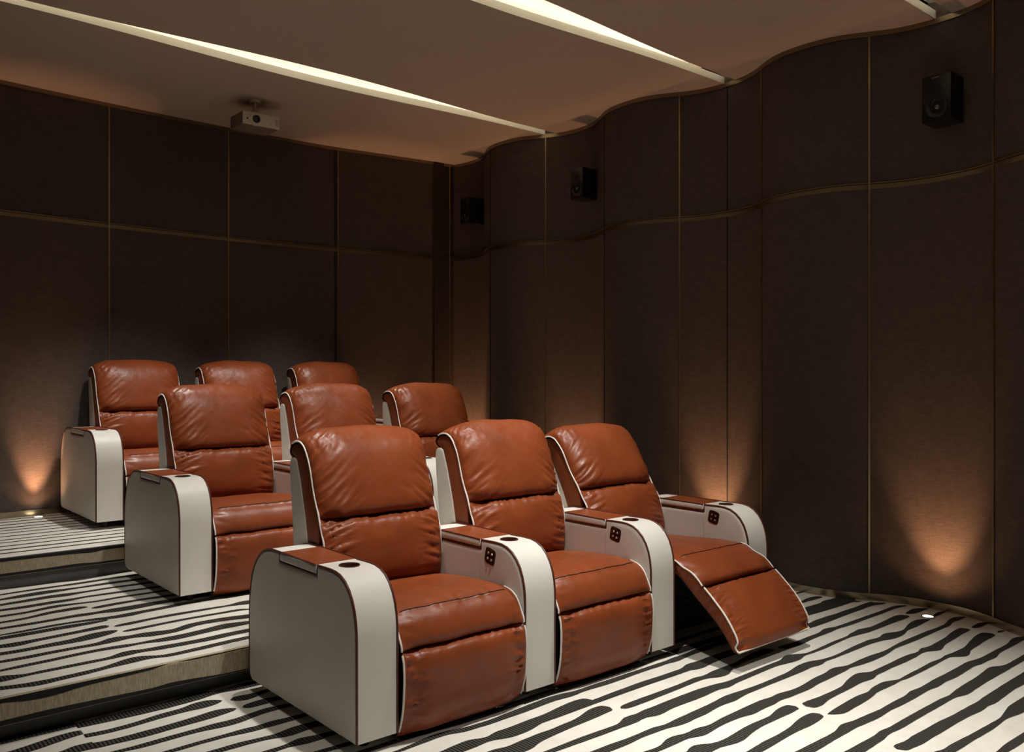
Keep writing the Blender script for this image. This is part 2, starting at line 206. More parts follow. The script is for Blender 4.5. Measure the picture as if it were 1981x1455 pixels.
TAN = leather('tan_leather', (.225, .050, .0145, 1), .37, .30)
WHITE = leather('cream_leather', (.71, .68, .62, 1), .42, .06, .03)
SHELL = leather('cream_back_leather', (.66, .62, .55, 1), .48, .25, .03)
PIPE_W = flat('cream_piping', (.80, .76, .70, 1), .45)
PIPE_D = flat('dark_red_piping', (.085, .016, .008, 1), .5)
DARK = flat('black_void_fabric', (.012, .011, .010, 1), .8)
STEEL = flat('black_steel', (.02, .02, .02, 1), .3, .8)
CUP = flat('brown_cup_leather', (.06, .017, .009, 1), .35)
PANEL = flat('dark_brown_panel', (.022, .008, .005, 1), .22)
CHROME = flat('chrome', (.85, .84, .82, 1), .12, 1)
WOOD = flat('dark_wood_foot', (.035, .016, .008, 1), .4)
BRASS = flat('brass_line', (.42, .32, .18, 1), .36, 1)
BASEB = flat('brushed_brass_baseboard', (.46, .39, .27, 1), .27, 1)
BRONZE = flat('aged_bronze', (.27, .215, .145, 1), .38, 1)
SEAM = flat('seam_thread', (.45, .41, .35, 1), .7)
STITCH = flat('dark_stitch', (.045, .010, .004, 1), .55)
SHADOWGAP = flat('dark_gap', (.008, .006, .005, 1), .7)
CEILM = None


def wall_mat():
    m = M('brown_fabric_panel')
    v = m.coord('Object', (1, 1, 1))
    hs = m.coord('Object', (6, 6, 70))
    slub = m.noise(hs, 3.2, 5, .65)
    vs = m.coord('Object', (120, 120, 9))
    warp = m.noise(vs, 2, 3, .6)
    cloud = m.noise(v, 13, 6, .68)
    mix = m.math('ADD', m.math('MULTIPLY', slub, .55), m.math('ADD', m.math('MULTIPLY', warp, .20), m.math('MULTIPLY', cloud, .25)))
    c = m.ramp(mix, [(.33, (.058, .045, .039, 1)), (.49, (.086, .067, .057, 1)), (.65, (.120, .092, .077, 1))])
    m.l(c, m.b.inputs['Base Color'])
    m.l(m.bump(mix, .35, .002), m.b.inputs['Normal'])
    m.set(Roughness=.8, Specular_IOR_Level=.25, Sheen_Weight=.0)
    return m.m


def carpet_mat():
    m = M('cream_carpet')
    v = m.coord('Object')
    fine = m.noise(v, 260, 4, .7)
    big = m.noise(v, 9, 4, .6)
    mix = m.math('ADD', m.math('MULTIPLY', fine, .45), m.math('MULTIPLY', big, .55))
    c = m.ramp(mix, [(.3, (.60, .565, .49, 1)), (.55, (.71, .68, .61, 1)), (.75, (.76, .735, .67, 1))])
    m.l(c, m.b.inputs['Base Color'])
    m.l(m.bump(fine, .5, .003), m.b.inputs['Normal'])
    m.set(Roughness=.95, Specular_IOR_Level=.1)
    return m.m


def stripe_mat():
    m = M('charcoal_carpet_stripe')
    v = m.coord('Object')
    w = m.n('ShaderNodeTexWave', wave_type='BANDS', bands_direction='X'); w.inputs['Scale'].default_value = 22
    w.inputs['Distortion'].default_value = .4; m.l(v, w.inputs['Vector'])
    fine = m.noise(v, 240, 3, .7)
    mix = m.math('ADD', m.math('MULTIPLY', w.outputs['Fac'], .7), m.math('MULTIPLY', fine, .3))
    c = m.ramp(mix, [(.25, (.011, .010, .009, 1)), (.8, (.075, .068, .056, 1))])
    m.l(c, m.b.inputs['Base Color'])
    m.l(m.bump(mix, .6, .004), m.b.inputs['Normal'])
    m.set(Roughness=.95, Specular_IOR_Level=.1)
    return m.m


def riser_mat():
    m = M('step_carpet_side')
    v = m.coord('Object', (150, 150, 22))
    f = m.noise(v, 1.5, 4, .7)
    c = m.ramp(f, [(.3, (.30, .245, .155, 1)), (.7, (.58, .49, .35, 1))])
    m.l(c, m.b.inputs['Base Color']); m.l(m.bump(f, .6, .004), m.b.inputs['Normal'])
    m.set(Roughness=.95, Specular_IOR_Level=.1)
    return m.m


def ceil_mat():
    m = M('ceiling_paint')
    f = m.noise(m.coord(), 1.2, 3)
    c = m.ramp(f, [(.3, (.52, .42, .34, 1)), (.7, (.54, .435, .352, 1))])
    m.l(c, m.b.inputs['Base Color']); m.set(Roughness=.7, Specular_IOR_Level=.2)
    return m.m


WALL, CARPET, STRIPE, RISER, CEILM = wall_mat(), carpet_mat(), stripe_mat(), riser_mat(), ceil_mat()
COVE = flat('white_cove_paint', (.86, .83, .75, 1), .7, 0, .2)
LED = glow('cove_light_strip', (1, .92, .78, 1), 5.5)
LENS = glow('uplight_lens', (1, .86, .66, 1), 9)

# ---------------------------------------------------------------- mesh helpers


class MB:
    """collects vertices and faces; build() links them as ONE mesh object"""

    def __init__(s):
        s.v = []; s.f = []; s.mi = []

    def add(s, verts, faces, mi=0):
        b = len(s.v); s.v += [tuple(p) for p in verts]
        for f in faces:
            s.f.append([b + i for i in f]); s.mi.append(mi)

    def grid(s, rows, mi=0, closed_u=False, flip=False):
        nr, nc = len(rows), len(rows[0])
        b = len(s.v)
        for r in rows:
            s.v += [tuple(p) for p in r]
        for i in range(nr - 1):
            for j in range(nc if closed_u else nc - 1):
                a = b + i * nc + j; c = b + i * nc + (j + 1) % nc
                q = [a, c, c + nc, a + nc]
                s.f.append(q[::-1] if flip else q); s.mi.append(mi)

    def box(s, x0, x1, y0, y1, z0, z1, mi=0):
        v = [(x0, y0, z0), (x1, y0, z0), (x1, y1, z0), (x0, y1, z0), (x0, y0, z1), (x1, y0, z1), (x1, y1, z1), (x0, y1, z1)]
        s.add(v, [(0, 3, 2, 1), (4, 5, 6, 7), (0, 1, 5, 4), (1, 2, 6, 5), (2, 3, 7, 6), (3, 0, 4, 7)], mi)

    def tube(s, pts, r, n=8, mi=0, closed=False):
        pts = [Vector(p) for p in pts]; m = len(pts); rows = []
        up = None
        for i, p in enumerate(pts):
            a = pts[(i - 1) % m] if (closed or i > 0) else pts[0]
            c = pts[(i + 1) % m] if (closed or i < m - 1) else pts[-1]
            t = (c - a).normalized()
            if up is None:
                up = t.orthogonal().normalized()
            up = (up - t * up.dot(t)).normalized(); sd = t.cross(up)
            rows.append([p + (up * math.cos(k * 2 * PI / n) + sd * math.sin(k * 2 * PI / n)) * r for k in range(n)])
        if closed:
            rows.append(rows[0])
        s.grid(rows, mi, closed_u=True)
        if not closed:
            b = len(s.v); s.add(rows[0], [list(range(n))[::-1]], mi); s.add(rows[-1], [list(range(n))], mi)

    def lathe(s, prof, origin, axis='Z', n=32, mi=0):
        """prof: (radius, height) pairs around an axis through origin"""
        ox, oy, oz = origin; rows = []
        for r, h in prof:
            row = []
            for k in range(n):
                a = 2 * PI * k / n; c, d = r * math.cos(a), r * math.sin(a)
                row.append({'Z': (ox + c, oy + d, oz + h), 'X': (ox + h, oy + c, oz + d), 'Y': (ox + c, oy + h, oz + d)}[axis])
            rows.append(row)
        s.grid(rows, mi, closed_u=True)

    def build(s, name, mats, parent=None, smooth=True, fix=True, sharp=35):
        me = bpy.data.meshes.new(name); me.from_pydata(s.v, [], s.f)
        mats = mats if isinstance(mats, (list, tuple)) else [mats]
        for m in mats:
            me.materials.append(m)
        for p, i in zip(me.polygons, s.mi):
            p.material_index = i
        if fix:
            bm = bmesh.new(); bm.from_mesh(me)
            bmesh.ops.remove_doubles(bm, verts=bm.verts, dist=1e-5)
            bmesh.ops.recalc_face_normals(bm, faces=bm.faces)
            bm.to_mesh(me); bm.free()
        me.validate(); me.update()
        if smooth:
            me.polygons.foreach_set('use_smooth', [True] * len(me.polygons))
            me.set_sharp_from_angle(angle=math.radians(sharp))
        o = bpy.data.objects.new(name, me); COL.objects.link(o)
        if parent:
            o.parent = parent
        return o


def prism(poly, x0, x1, bevel=0.0, seg=3, name='part', mats=None, parent=None, only_caps=False):
    """polygon in (y, z) extruded along x, edges rounded"""
    bm = bmesh.new()
    a = [bm.verts.new((x0, y, z)) for y, z in poly]; b = [bm.verts.new((x1, y, z)) for y, z in poly]
    n = len(poly)
    bm.faces.new(a); bm.faces.new(b[::-1])
    for i in range(n):
        bm.faces.new([a[(i + 1) % n], a[i], b[i], b[(i + 1) % n]])
    bmesh.ops.recalc_face_normals(bm, faces=bm.faces)
    if bevel:
        es = []
        for e in bm.edges:
            cap = abs(e.verts[0].co.x - e.verts[1].co.x) < 1e-6
            if cap or (not only_caps and e.calc_face_angle(0) > .5):
                es.append(e)
        bmesh.ops.bevel(bm, geom=es, offset=bevel, segments=seg, profile=.5, affect='EDGES', clamp_overlap=True)
    me = bpy.data.meshes.new(name); bm.to_mesh(me); bm.free()
    for m in (mats if isinstance(mats, (list, tuple)) else [mats]):
        me.materials.append(m)
    me.polygons.foreach_set('use_smooth', [True] * len(me.polygons)); me.set_sharp_from_angle(angle=math.radians(40))
    o = bpy.data.objects.new(name, me); COL.objects.link(o)
    if parent:
        o.parent = parent
    return o


def resample(pts, n):
    """smooth curve through (y, z) points, n samples by length (Catmull-Rom)"""
    P = [Vector((p[0], p[1], 0)) for p in pts]; dense = []
    for i in range(len(P) - 1):
        p0 = P[i - 1] if i else P[0] * 2 - P[1]; p1, p2 = P[i], P[i + 1]
        p3 = P[i + 2] if i + 2 < len(P) else P[-1] * 2 - P[-2]
        for k in range(12):
            t = k / 12
            dense.append(.5 * ((2 * p1) + (p2 - p0) * t + (2 * p0 - 5 * p1 + 4 * p2 - p3) * t * t + (3 * p1 - p0 - 3 * p2 + p3) * t**3))
    dense.append(P[-1])
    acc = [0]
    for i in range(1, len(dense)):
        acc.append(acc[-1] + (dense[i] - dense[i - 1]).length)
    out = []; j = 0
    for k in range(n):
        s = acc[-1] * k / (n - 1)
        while j < len(acc) - 2 and acc[j + 1] < s:
            j += 1
        d = acc[j + 1] - acc[j]
        q = dense[j].lerp(dense[j + 1], 0 if d < 1e-9 else (s - acc[j]) / d)
        out.append((q.x, q.y))
    return out


def sst(a, b, x):
    t = min(1, max(0, (x - a) / (b - a))); return t * t * (3 - 2 * t)


def cushion(name, side, mid, hw, parent, mat, wr, p=3.0, nu=56, nv=72, bulge=0.0, tf=None, cx=0.0):
    """upholstered cushion: side line at both edges, swelling to the mid line; wr(u, v) gives the fold height"""
    S, Q = resample(side, nv), resample(mid, nv)
    us = [math.sin((i / (nu - 1) - .5) * PI) * .55 + (i / (nu - 1) * 2 - 1) * .45 for i in range(nu)]
    rows = []
    for j in range(nv):
        v = j / (nv - 1); row = []
        for u in us:
            k = (1 - abs(u) ** p) ** .75 if abs(u) < 1 else 0
            y = S[j][0] + (Q[j][0] - S[j][0]) * k; z = S[j][1] + (Q[j][1] - S[j][1]) * k
            x = u * hw + bulge * math.sin(PI * v) * u * (1 - abs(u) ** 10) * 1.0
            row.append(Vector((x, y, z)))
        rows.append(row)
    out = []
    for j in range(nv):
        r = []
        for i in range(nu):
            du = rows[j][min(i + 1, nu - 1)] - rows[j][max(i - 1, 0)]
            dv = rows[min(j + 1, nv - 1)][i] - rows[max(j - 1, 0)][i]
            nrm = du.cross(dv)
            if nrm.length > 1e-12:
                nrm.normalize()
            if nrm.y > 0 and abs(nrm.z) < .2:
                pass
            q = rows[j][i] + nrm * wr(us[i], j / (nv - 1)) * SIGN[0]
            y, z = (tf(q.y, q.z) if tf else (q.y, q.z))
            r.append((cx + q.x, y, z + FOOT))
        out.append(r)
    mb = MB(); mb.grid(out)
    o = mb.build(name, mat, parent, fix=False, sharp=70)
    return o


SIGN = [1]


def empty(name, loc, rz=0.0):
    o = bpy.data.objects.new(name, None); COL.objects.link(o); o.location = loc; o.rotation_euler = (0, 0, rz)
    o.empty_display_size = .1
    return o


def tag(o, label=None, cat=None, group=None, kind=None):
    for k, v in (('label', label), ('category', cat), ('group', group), ('kind', kind)):
        if v:
            o[k] = v
    return o


def struct(o):
    o['kind'] = 'structure'; return o


def tub(mb, pts, r, tf=None, n=8, mi=0, closed=False):
    q = []
    for x, y, z in pts:
        if tf:
            y, z = tf(y, z)
        q.append((x, y, z + FOOT))
    mb.tube(q, r, n, mi, closed)

# ---------------------------------------------------------------- chair


def ridge(x, y, s):
    return 1 - min(1, abs(mnoise.noise(Vector((x, y, s)))) * 2.2)


def wr_head(seed):
    def f(u, v):
        e = 1 - abs(u) ** 14
        s = 1 if u > 0 else 2
        a = sst(.30, .95, abs(u)) * (sst(.0, .06, v)) * (1 - sst(.62, .75, v))
        t = abs(u)
        d = ridge(t * 1.5 + s * 3, v * 17 + t * 5.5, seed + s) * .010 * a
        lo = math.exp(-((v - .16) / .14) ** 2) * sst(.15, .7, t)
        d += ridge(t * 2.2 + s, v * 26 + t * 10.0, seed + 5 + s) * .009 * lo
        tp = math.exp(-((v - .56) / .08) ** 2) * sst(.35, .75, t)
        d += ridge(u * 22 + v * 6, v * 4, seed + 9) * .007 * tp
        d += mnoise.noise(Vector((u * 2.2, v * 3, seed))) * .006 * sst(0, .1, v)
        return d * e
    return f


def wr_lumbar(seed):
    def f(u, v):
        e = (1 - abs(u) ** 14) * sst(0, .05, v)
        t = abs(u)
        d = ridge(u * 17, v * 2.5, seed) * .008 * math.exp(-((v - .12) / .12) ** 2)
        d += ridge(t * 1.8 + (3 if u > 0 else 0), v * 14 - t * 2.5, seed + 3) * .014 * sst(.35, .95, t) * (1 - sst(.75, 1, v))
        d += mnoise.noise(Vector((u * 2.5, v * 3, seed))) * .005
        return d * e
    return f


def wr_seat(seed, vs, vseam):
    def f(u, v):
        e = (1 - abs(u) ** 14)
        d = ridge(u * 19, v * 5, seed) * .006 * math.exp(-((v - vs + .015) / .035) ** 2) * (1 - abs(u) * .5)
        d += ridge(u * 11, v * 4, seed + 2) * .003 * math.exp(-((v - vseam) / .05) ** 2)
        d -= .006 * math.exp(-((v - vs) / .012) ** 2) * (1 - sst(.80, .92, abs(u)))
        d += mnoise.noise(Vector((u * 2.4, v * 4, seed))) * .005
        d += ridge(abs(u) * 2 + 1, v * 15, seed + 4) * .005 * sst(.6, .98, abs(u)) * sst(vs - .1, vs + .1, v)
        return d * e
    return f


def wr_front(seed):
    def f(u, v):
        e = (1 - abs(u) ** 14) * sst(0, .04, v) * (1 - sst(.9, 1, v))
        d = ridge(u * 15, v * 3, seed) * .007 * math.exp(-((v - .10) / .08) ** 2)
        d += ridge(abs(u) * 2.5 + (4 if u > 0 else 0), v * 20, seed + 1) * .014 * sst(.55, .98, abs(u))
        d += mnoise.noise(Vector((u * 2, v * 3, seed))) * .005
        return d * e
    return f


ARM_PROF_F = [(.293, .60), (.20, .602), (.155, .600), (.118, .592), (.085, .576), (.055, .55), (.032, .517), (.016, .48), (.006, .44), (.001, .40), (0, .36)]
ARM_PROF_R = [(.62, .602), (.70, .601), (.745, .594), (.79, .576), (.83, .548), (.862, .513), (.886, .47), (.903, .42), (.914, .36), (.918, .30)]
NOTCH_Z = .560


def arm_poly(inset=0.0, notch=True):
    F = ARM_PROF_F; Rr = ARM_PROF_R
    top = [(y, z) for y, z in F[::-1]]       # front bottom .. to notch
    pts = [(0, 0)] + top + ([(.293, NOTCH_Z), (.62, NOTCH_Z)] if notch else []) + Rr + [(.918, .05), (.913, .02), (.900, .005), (.885, 0)]
    if inset:
        cy, cz = .46, .30
        out = []
        for y, z in pts:
            out.append((y + (inset if y < .1 else -inset if y > .82 else 0) * 1.0, z - (inset if z > .3 else 0) + (0 if z > .05 else 0)))
        return out
    return pts


def pad_mesh(sg, xe, P, r=.022, h=.0085):
    """padded skin: the outline rolls over to a flat face; sg = outward x direction"""
    n = len(P); area = sum(P[i][0] * P[(i + 1) % n][1] - P[(i + 1) % n][0] * P[i][1] for i in range(n)); o = 1 if area > 0 else -1
    nrm = []
    for i in range(n):
        a, b, c = Vector(P[i - 1]), Vector(P[i]), Vector(P[(i + 1) % n])
        t1, t2 = (b - a).normalized(), (c - b).normalized()
        n1, n2 = Vector((-t1.y, t1.x)) * o, Vector((-t2.y, t2.x)) * o
        m = (n1 + n2); m = m.normalized() / max(.5, m.normalized().dot(n1)); nrm.append(m)
    rows = [[(xe - sg * .012, y, z) for y, z in P]]
    for k in range(8):
        t = k / 7 * PI / 2; d = r * (1 - math.cos(t)) ; x = xe + sg * (h * math.sin(t))
        rows.append([(x, P[i][0] + nrm[i].x * d, P[i][1] + nrm[i].y * d) for i in range(n)])
    mb = MB(); mb.grid(rows, closed_u=True); mb.add(rows[-1], [list(range(n))])
    return mb


def make_arm(parent, x0, outer):
    """cream padded armrest with piping, lid, cup holder and a control panel on the seat side facing -X (not on the outer arm)"""
    zo = lambda P: [(y, z + FOOT) for y, z in P]
    body = prism(zo(arm_poly()), x0 + .005, x0 + ARM_W - .005, 0, name='armrest', mats=[WHITE, CUP], parent=parent)
    # cup holder hole cut through the top
    cy, cx = .213, x0 + .094
    cut = MB(); cut.lathe([(0, -.075), (.036, -.075), (.036, .03), (0, .03)], (cx, cy, .6 + FOOT), n=36)
    co = cut.build('cutter', CUP, None, smooth=False)
    mod = body.modifiers.new('b', 'BOOLEAN'); mod.operation = 'DIFFERENCE'; mod.object = co; mod.solver = 'EXACT'
    dg = bpy.context.evaluated_depsgraph_get()
    me = bpy.data.meshes.new_from_object(body.evaluated_get(dg)); body.modifiers.clear()
    old = body.data; body.data = me; bpy.data.meshes.remove(old); bpy.data.objects.remove(co)
    me.polygons.foreach_set('use_smooth', [True] * len(me.polygons)); me.set_sharp_from_angle(angle=math.radians(30))
    # padded side skins, slightly rounded over towards the piping
    for sg, xe in ((-1, x0 + .004), (1, x0 + ARM_W - .004)):
        pad_mesh(sg, xe, zo(arm_poly(.003))).build('side_pad', WHITE, body, sharp=60)
    # piping along both edges, one cord a side
    for xx, o_ in ((x0 + .0035, -.0016), (x0 + ARM_W - .0035, .0016)):
        mb = MB()
        path = [(xx + o_, y, z) for y, z in [(-.0005, .0)] + ARM_PROF_F[::-1]] + [(xx + o_, y, z) for y, z in ((.2935, .566), (.300, .5615), (.46, .561), (.611, .5615), (.6195, .566))] + [(xx + o_, y, z) for y, z in ARM_PROF_R + [(.918, .05), (.905, .01)]]
        tub(mb, path, .0048)
        mb.build('piping', PIPE_D, body)
    if not outer:
        mb = MB(); tub(mb, [(x0 - .0045, .293, .53), (x0 - .0045, .294, .1)], .0012, n=6)
        mb.build('side_seam', SEAM, body)
    # storage lid between the seams
    lid = prism(zo([(.299, .567), (.299, .6025), (.614, .6045), (.614, .567)]), x0 - .0055, x0 + ARM_W + .0055, .009, 3, 'storage_lid', [WHITE, TAN, PIPE_D], body)
    for p in lid.data.polygons:
        if p.normal.z > .75:
            p.material_index = 1
    for xx in (x0 - .003, x0 + ARM_W + .003):
        mb = MB(); tub(mb, [(xx, .300, .600), (xx, .303, .6025), (xx, .610, .6045), (xx, .613, .602)], .0034, n=6)
        mb.build('lid_piping', PIPE_D, body)
    # cup holder liner and rim
    mb = MB()
    mb.lathe([(.0415, .0005), (.0405, .0035), (.037, .0035), (.0355, 0), (.0348, -.01), (.0335, -.068), (.0, -.070)], (cx, cy, .6015 + FOOT), n=36)
    mb.build('cup_holder', CUP, body)
    if not outer:
        # slanted switch plate with four chrome buttons on the seat side
        cy, cz, rot = .226, .5375 + FOOT, math.radians(12)
        mb = MB(); n = 32; ring = []

        def sq(r, x):
            out = []
            for k in range(n):
                a = 2 * PI * k / n; c, s = math.cos(a), math.sin(a)
                q = (abs(c) ** 5 + abs(s) ** 5) ** (-1 / 5.0)
                yy, zz = r * q * c, r * q * s
                out.append((x, cy + yy * math.cos(rot) - zz * math.sin(rot), cz + yy * math.sin(rot) + zz * math.cos(rot)))
            return out
        mb.grid([sq(.036, x0 + .001), sq(.036, x0 - .005), sq(.033, x0 - .0065), sq(.030, x0 - .0055)], closed_u=True)
        mb.add(sq(.030, x0 - .0055), [list(range(n))])
        cp = mb.build('control_panel', PANEL, parent)
        for dy in (-.0125, .0125):
            for dz in (-.0125, .0125):
                yy = cy + dy * math.cos(rot) - dz * math.sin(rot); zz = cz + dy * math.sin(rot) + dz * math.cos(rot)
                mb = MB(); mb.lathe([(.0068, 0), (.0066, -.002), (.005, -.0045), (.0, -.0055)], (x0 - .0055, yy, zz), 'X', 14)
                mb.build('button', CHROME, cp)
    # little block feet
    for fy in (.10, .80):
        mb = MB(); mb.lathe([(0, .0), (.020, .0), (.024, .045), (.024, .052), (0, .052)], (x0 + ARM_W / 2, fy, 0), n=20)
        mb.build('foot', WOOD, parent)
    return body


SIDE_HEAD = [(.640, .712), (.640, .735), (.662, .778), (.686, .834), (.717, .93), (.746, .985), (.775, 1.02), (.814, 1.038), (.855, 1.037), (.885, 1.027), (.906, 1.005), (.910, .985), (.897, .970), (.870, .965)]
MID_HEAD = [(.652, .714), (.612, .716), (.589, .735), (.584, .765), (.598, .83), (.626, .925), (.660, 1.0), (.705, 1.057), (.765, 1.092), (.825, 1.100), (.875, 1.086), (.912, 1.05), (.922, 1.01), (.910, .980), (.870, .966)]
SIDE_LUM = [(.640, .712), (.618, .692), (.604, .655), (.590, .606), (.583, .55), (.580, .49), (.585, .43), (.60, .39)]
MID_LUM = [(.652, .713), (.602, .710), (.572, .690), (.552, .635), (.543, .575), (.542, .51), (.556, .45), (.60, .39)]
HW = .3045
CX = ARM_W + (PITCH - ARM_W) / 2
TUCK = .010


def recl(y, z):
    a = math.radians(-12); py, pz = .60, .50
    return (py + (y - py) * math.cos(a) - (z - pz) * math.sin(a), pz + (y - py) * math.sin(a) + (z - pz) * math.cos(a))


def piping(name, path, parent, hw=HW, mat=None, r=.0042, tf=None, extra=None):
    for s in (-1, 1):
        mb = MB(); tub(mb, [(CX + s * hw, y, z) for y, z in resample(path, 48)], r, tf)
        mb.build(name, mat or PIPE_W, parent)
    if extra:
        mb = MB(); tub(mb, extra, r, None); mb.build(name, mat or PIPE_W, parent)


def near_v(path, y):
    q = resample(path, 96); return min(range(96), key=lambda i: abs(q[i][0] - y) + (0 if i > 20 else 9)) / 95


def make_chair(name, first, reclined, seed):
    root = empty(name, (0, 0, 0))
    tf = recl if reclined else None
    X = lambda P: [((tf(y, z) if tf else (y, z))[0], (tf(y, z) if tf else (y, z))[1] + FOOT) for y, z in P]
    if first:
        make_arm(root, 0, True)
    make_arm(root, PITCH, False)
    # ---- backrest: brown gathered side boxing, cushions in front, cream shell behind
    side_poly = [(.640, .55), (.650, .62), (.652, .70), (.668, .765), (.692, .83), (.724, .925), (.752, .978), (.780, 1.011), (.815, 1.028), (.855, 1.028), (.882, 1.018), (.899, 1.0), (.902, .986), (.892, .976), (.868, .967), (.85, .95), (.815, .866), (.770, .711), (.745, .60), (.735, .42), (.65, .40)]
    side_poly = [(y + (-.012 if i < 5 else 0), z) for i, (y, z) in enumerate(side_poly)]
    back = prism(X(side_poly), CX - HW + .002, CX + HW - .002, .006, 3, 'backrest', TAN, root)
    cushion('headrest_cushion', SIDE_HEAD, MID_HEAD, HW, back, TAN, wr_head(seed), 3.0, 60, 84, .012, tf, CX)
    cushion('lumbar_cushion', SIDE_LUM, MID_LUM, HW, back, TAN, wr_lumbar(seed + 20), 4.5, 60, 48, .004, tf, CX)
    piping('piping', [(.585, .50), (.590, .606), (.612, .66), (.632, .712)] + SIDE_HEAD[1:10], back, HW, PIPE_W, .0042, tf)
    shell_poly = [(.842, .958), (.806, .866), (.760, .711), (.736, .601), (.725, .45), (.72, .13), (.868, .13), (.872, .40), (.877, .596), (.887, .695), (.905, .833), (.911, .92), (.908, .948), (.895, .962), (.87, .966)]
    if reclined:
        shell = prism([((tf(y, z)[0] if z > .45 else y + .02), (tf(y, z)[1] if z > .45 else z) + FOOT) for y, z in shell_poly], CX - HW - .002, CX + HW + .002, .028, 5, 'back_shell', SHELL, back)
    else:
        shell = prism([(y, z + FOOT) for y, z in shell_poly], CX - HW - .002, CX + HW + .002, .028, 5, 'back_shell', SHELL, back)
    # ---- seat
    if not reclined:
        ss = [(.64, .395), (.5, .408), (.3, .420), (.2, .427), (.12, .427), (.068, .415), (.033, .388), (.010, .350), (-.006, .318), (-.008, .300), (.006, .2945)]
        sm = [(.64, .395), (.5, .430), (.3, .452), (.2, .458), (.12, .452), (.064, .432), (.020, .398), (-.008, .352), (-.014, .318), (-.002, .300), (.022, .2945)]
        fs = [(.006, .2955), (-.012, .288), (-.021, .26), (-.025, .20), (-.019, .10), (-.004, .035), (.012, -.004), (.035, -.03)]
        fm = [(.022, .2955), (-.012, .291), (-.034, .272), (-.046, .21), (-.043, .11), (-.028, .035), (-.004, -.018), (.035, -.036)]
        vs, vq = near_v(sm, .062), .94
        seat = cushion('seat_cushion', ss, sm, HW - .002, root, TAN, wr_seat(seed + 40, vs, vq), 5, 64, 96, 0, None, CX)
        piping('piping', ss[4:10], seat, HW - .001)
        foot = cushion('footrest', fs, fm, HW - .002, root, TAN, wr_front(seed + 60), 5, 56, 48, 0, None, CX)
        piping('piping', fs[1:-1], foot, HW - .001)
    else:
        ss = [(.64, .385), (.5, .398), (.3, .408), (.15, .420), (.04, .422), (.0, .414), (-.042, .392), (-.094, .374), (-.135, .346), (-.160, .320), (-.150, .308)]
        sm = [(.64, .385), (.5, .415), (.3, .432), (.15, .442), (.04, .441), (.0, .435), (-.050, .418), (-.105, .393), (-.145, .368), (-.168, .342), (-.160, .318), (-.135, .300)]
        fs = [(-.150, .306), (-.172, .314), (-.222, .272), (-.286, .212), (-.335, .150), (-.362, .098), (-.350, .068), (-.366, .048)]
        fm = [(-.135, .298), (-.165, .312), (-.200, .318), (-.262, .268), (-.318, .200), (-.358, .130), (-.374, .090), (-.372, .048)]
        vs, vq = near_v(sm, -.005), .97
        seat = cushion('seat_cushion', ss, sm, HW - .002, root, TAN, wr_seat(seed + 40, vs, vq), 5, 64, 96, 0, None, CX)
        piping('piping', ss[4:10], seat, HW - .001)
        foot = cushion('footrest', fs, fm, HW - .002, root, TAN, wr_front(seed + 60), 4, 64, 64, 0, None, CX)
        tip = [(CX + (k / 12 * 2 - 1) * (HW - .001), -.367, .047) for k in range(13)]
        piping('piping', fs[1:], foot, HW - .001, PIPE_W, .0045, None, tip)
        # gathered brown boxing under the seat front and the footrest
        bm_ = MB(); top = resample(ss[4:9] + fs[2:6] + [(-.366, .052)], 60); low = resample([(.05, .33), (-.007, .345), (-.122, .252), (-.222, .172), (-.286, .107), (-.33, .047), (-.360, .036)], 60)
        for s in (-1, 1):
            rows = []
            for j in range(9):
                t = j / 8; row = []
                for i in range(60):
                    g_ = (ridge(i * .55, t * 1.2, 3.3 + s) - .5) * .012 * math.sin(PI * t)
                    row.append((CX + s * (HW - .008 + .007 * math.sin(PI * t) + g_), top[i][0] + (low[i][0] - top[i][0]) * t, top[i][1] + (low[i][1] - top[i][1]) * t + FOOT))
                rows.append(row)
            bm_.grid(rows)
        bm_.grid([[(CX + (HW - .004) * s, y, z + FOOT) for y, z in low] for s in (-1, 1)], 1)
        bm_.grid([[(CX + (HW - .004) * s, y, z + FOOT) for y, z in ((-.360, .036), (-.367, .047))] for s in (-1, 1)], 0)
        bm_.build('boxing', [TAN, DARK], foot)
        mb = MB()
        for sx in (-.22, .22):
            x = CX + sx
            for (a, b) in (((.22, .10), (-.06, .24)), ((.26, .22), (-.16, .20)), ((.02, .27), (-.20, .16)), ((.12, .03), (.10, .27))):
                tub(mb, [(x, a[0], a[1]), (x + .012 * (1 if sx < 0 else -1), b[0], b[1])], .009, n=6)
            mb.lathe([(0, 0), (.016, 0), (.016, .03), (0, .03)], (x - .015, .02, .20 + FOOT), 'X', 12)
        tub(mb, [(CX - .24, .10, .16), (CX + .24, .10, .16)], .011, n=8)
        mb.build('recline_linkage', STEEL, root)
    # stitched line across the seat
    j = int(round(vs * 95)); mb = MB(); vv = seat.data.vertices; nu = 64; pts = []
    for i in range(nu):
        co = vv[j * nu + i].co
        if abs(co.x - CX) < .87 * HW:
            pts.append((co.x, co.y - .0008, co.z - FOOT + .0012))
    tub(mb, pts, .0018, n=6)
    mb.build('stitching', STITCH, seat)
    # dark base under the seat
    mb = MB(); y0 = .05 if not reclined else .27
    mb.box(ARM_W + .012, PITCH - .012, y0, .70, .018, .30 + FOOT)
    mb.build('base', DARK, root, smooth=False)
    return root


def copy_tree(o, parent=None):
    c = o.copy(); COL.objects.link(c)
    if parent:
        c.parent = parent
    for ch in list(o.children):
        copy_tree(ch, c)
    return c


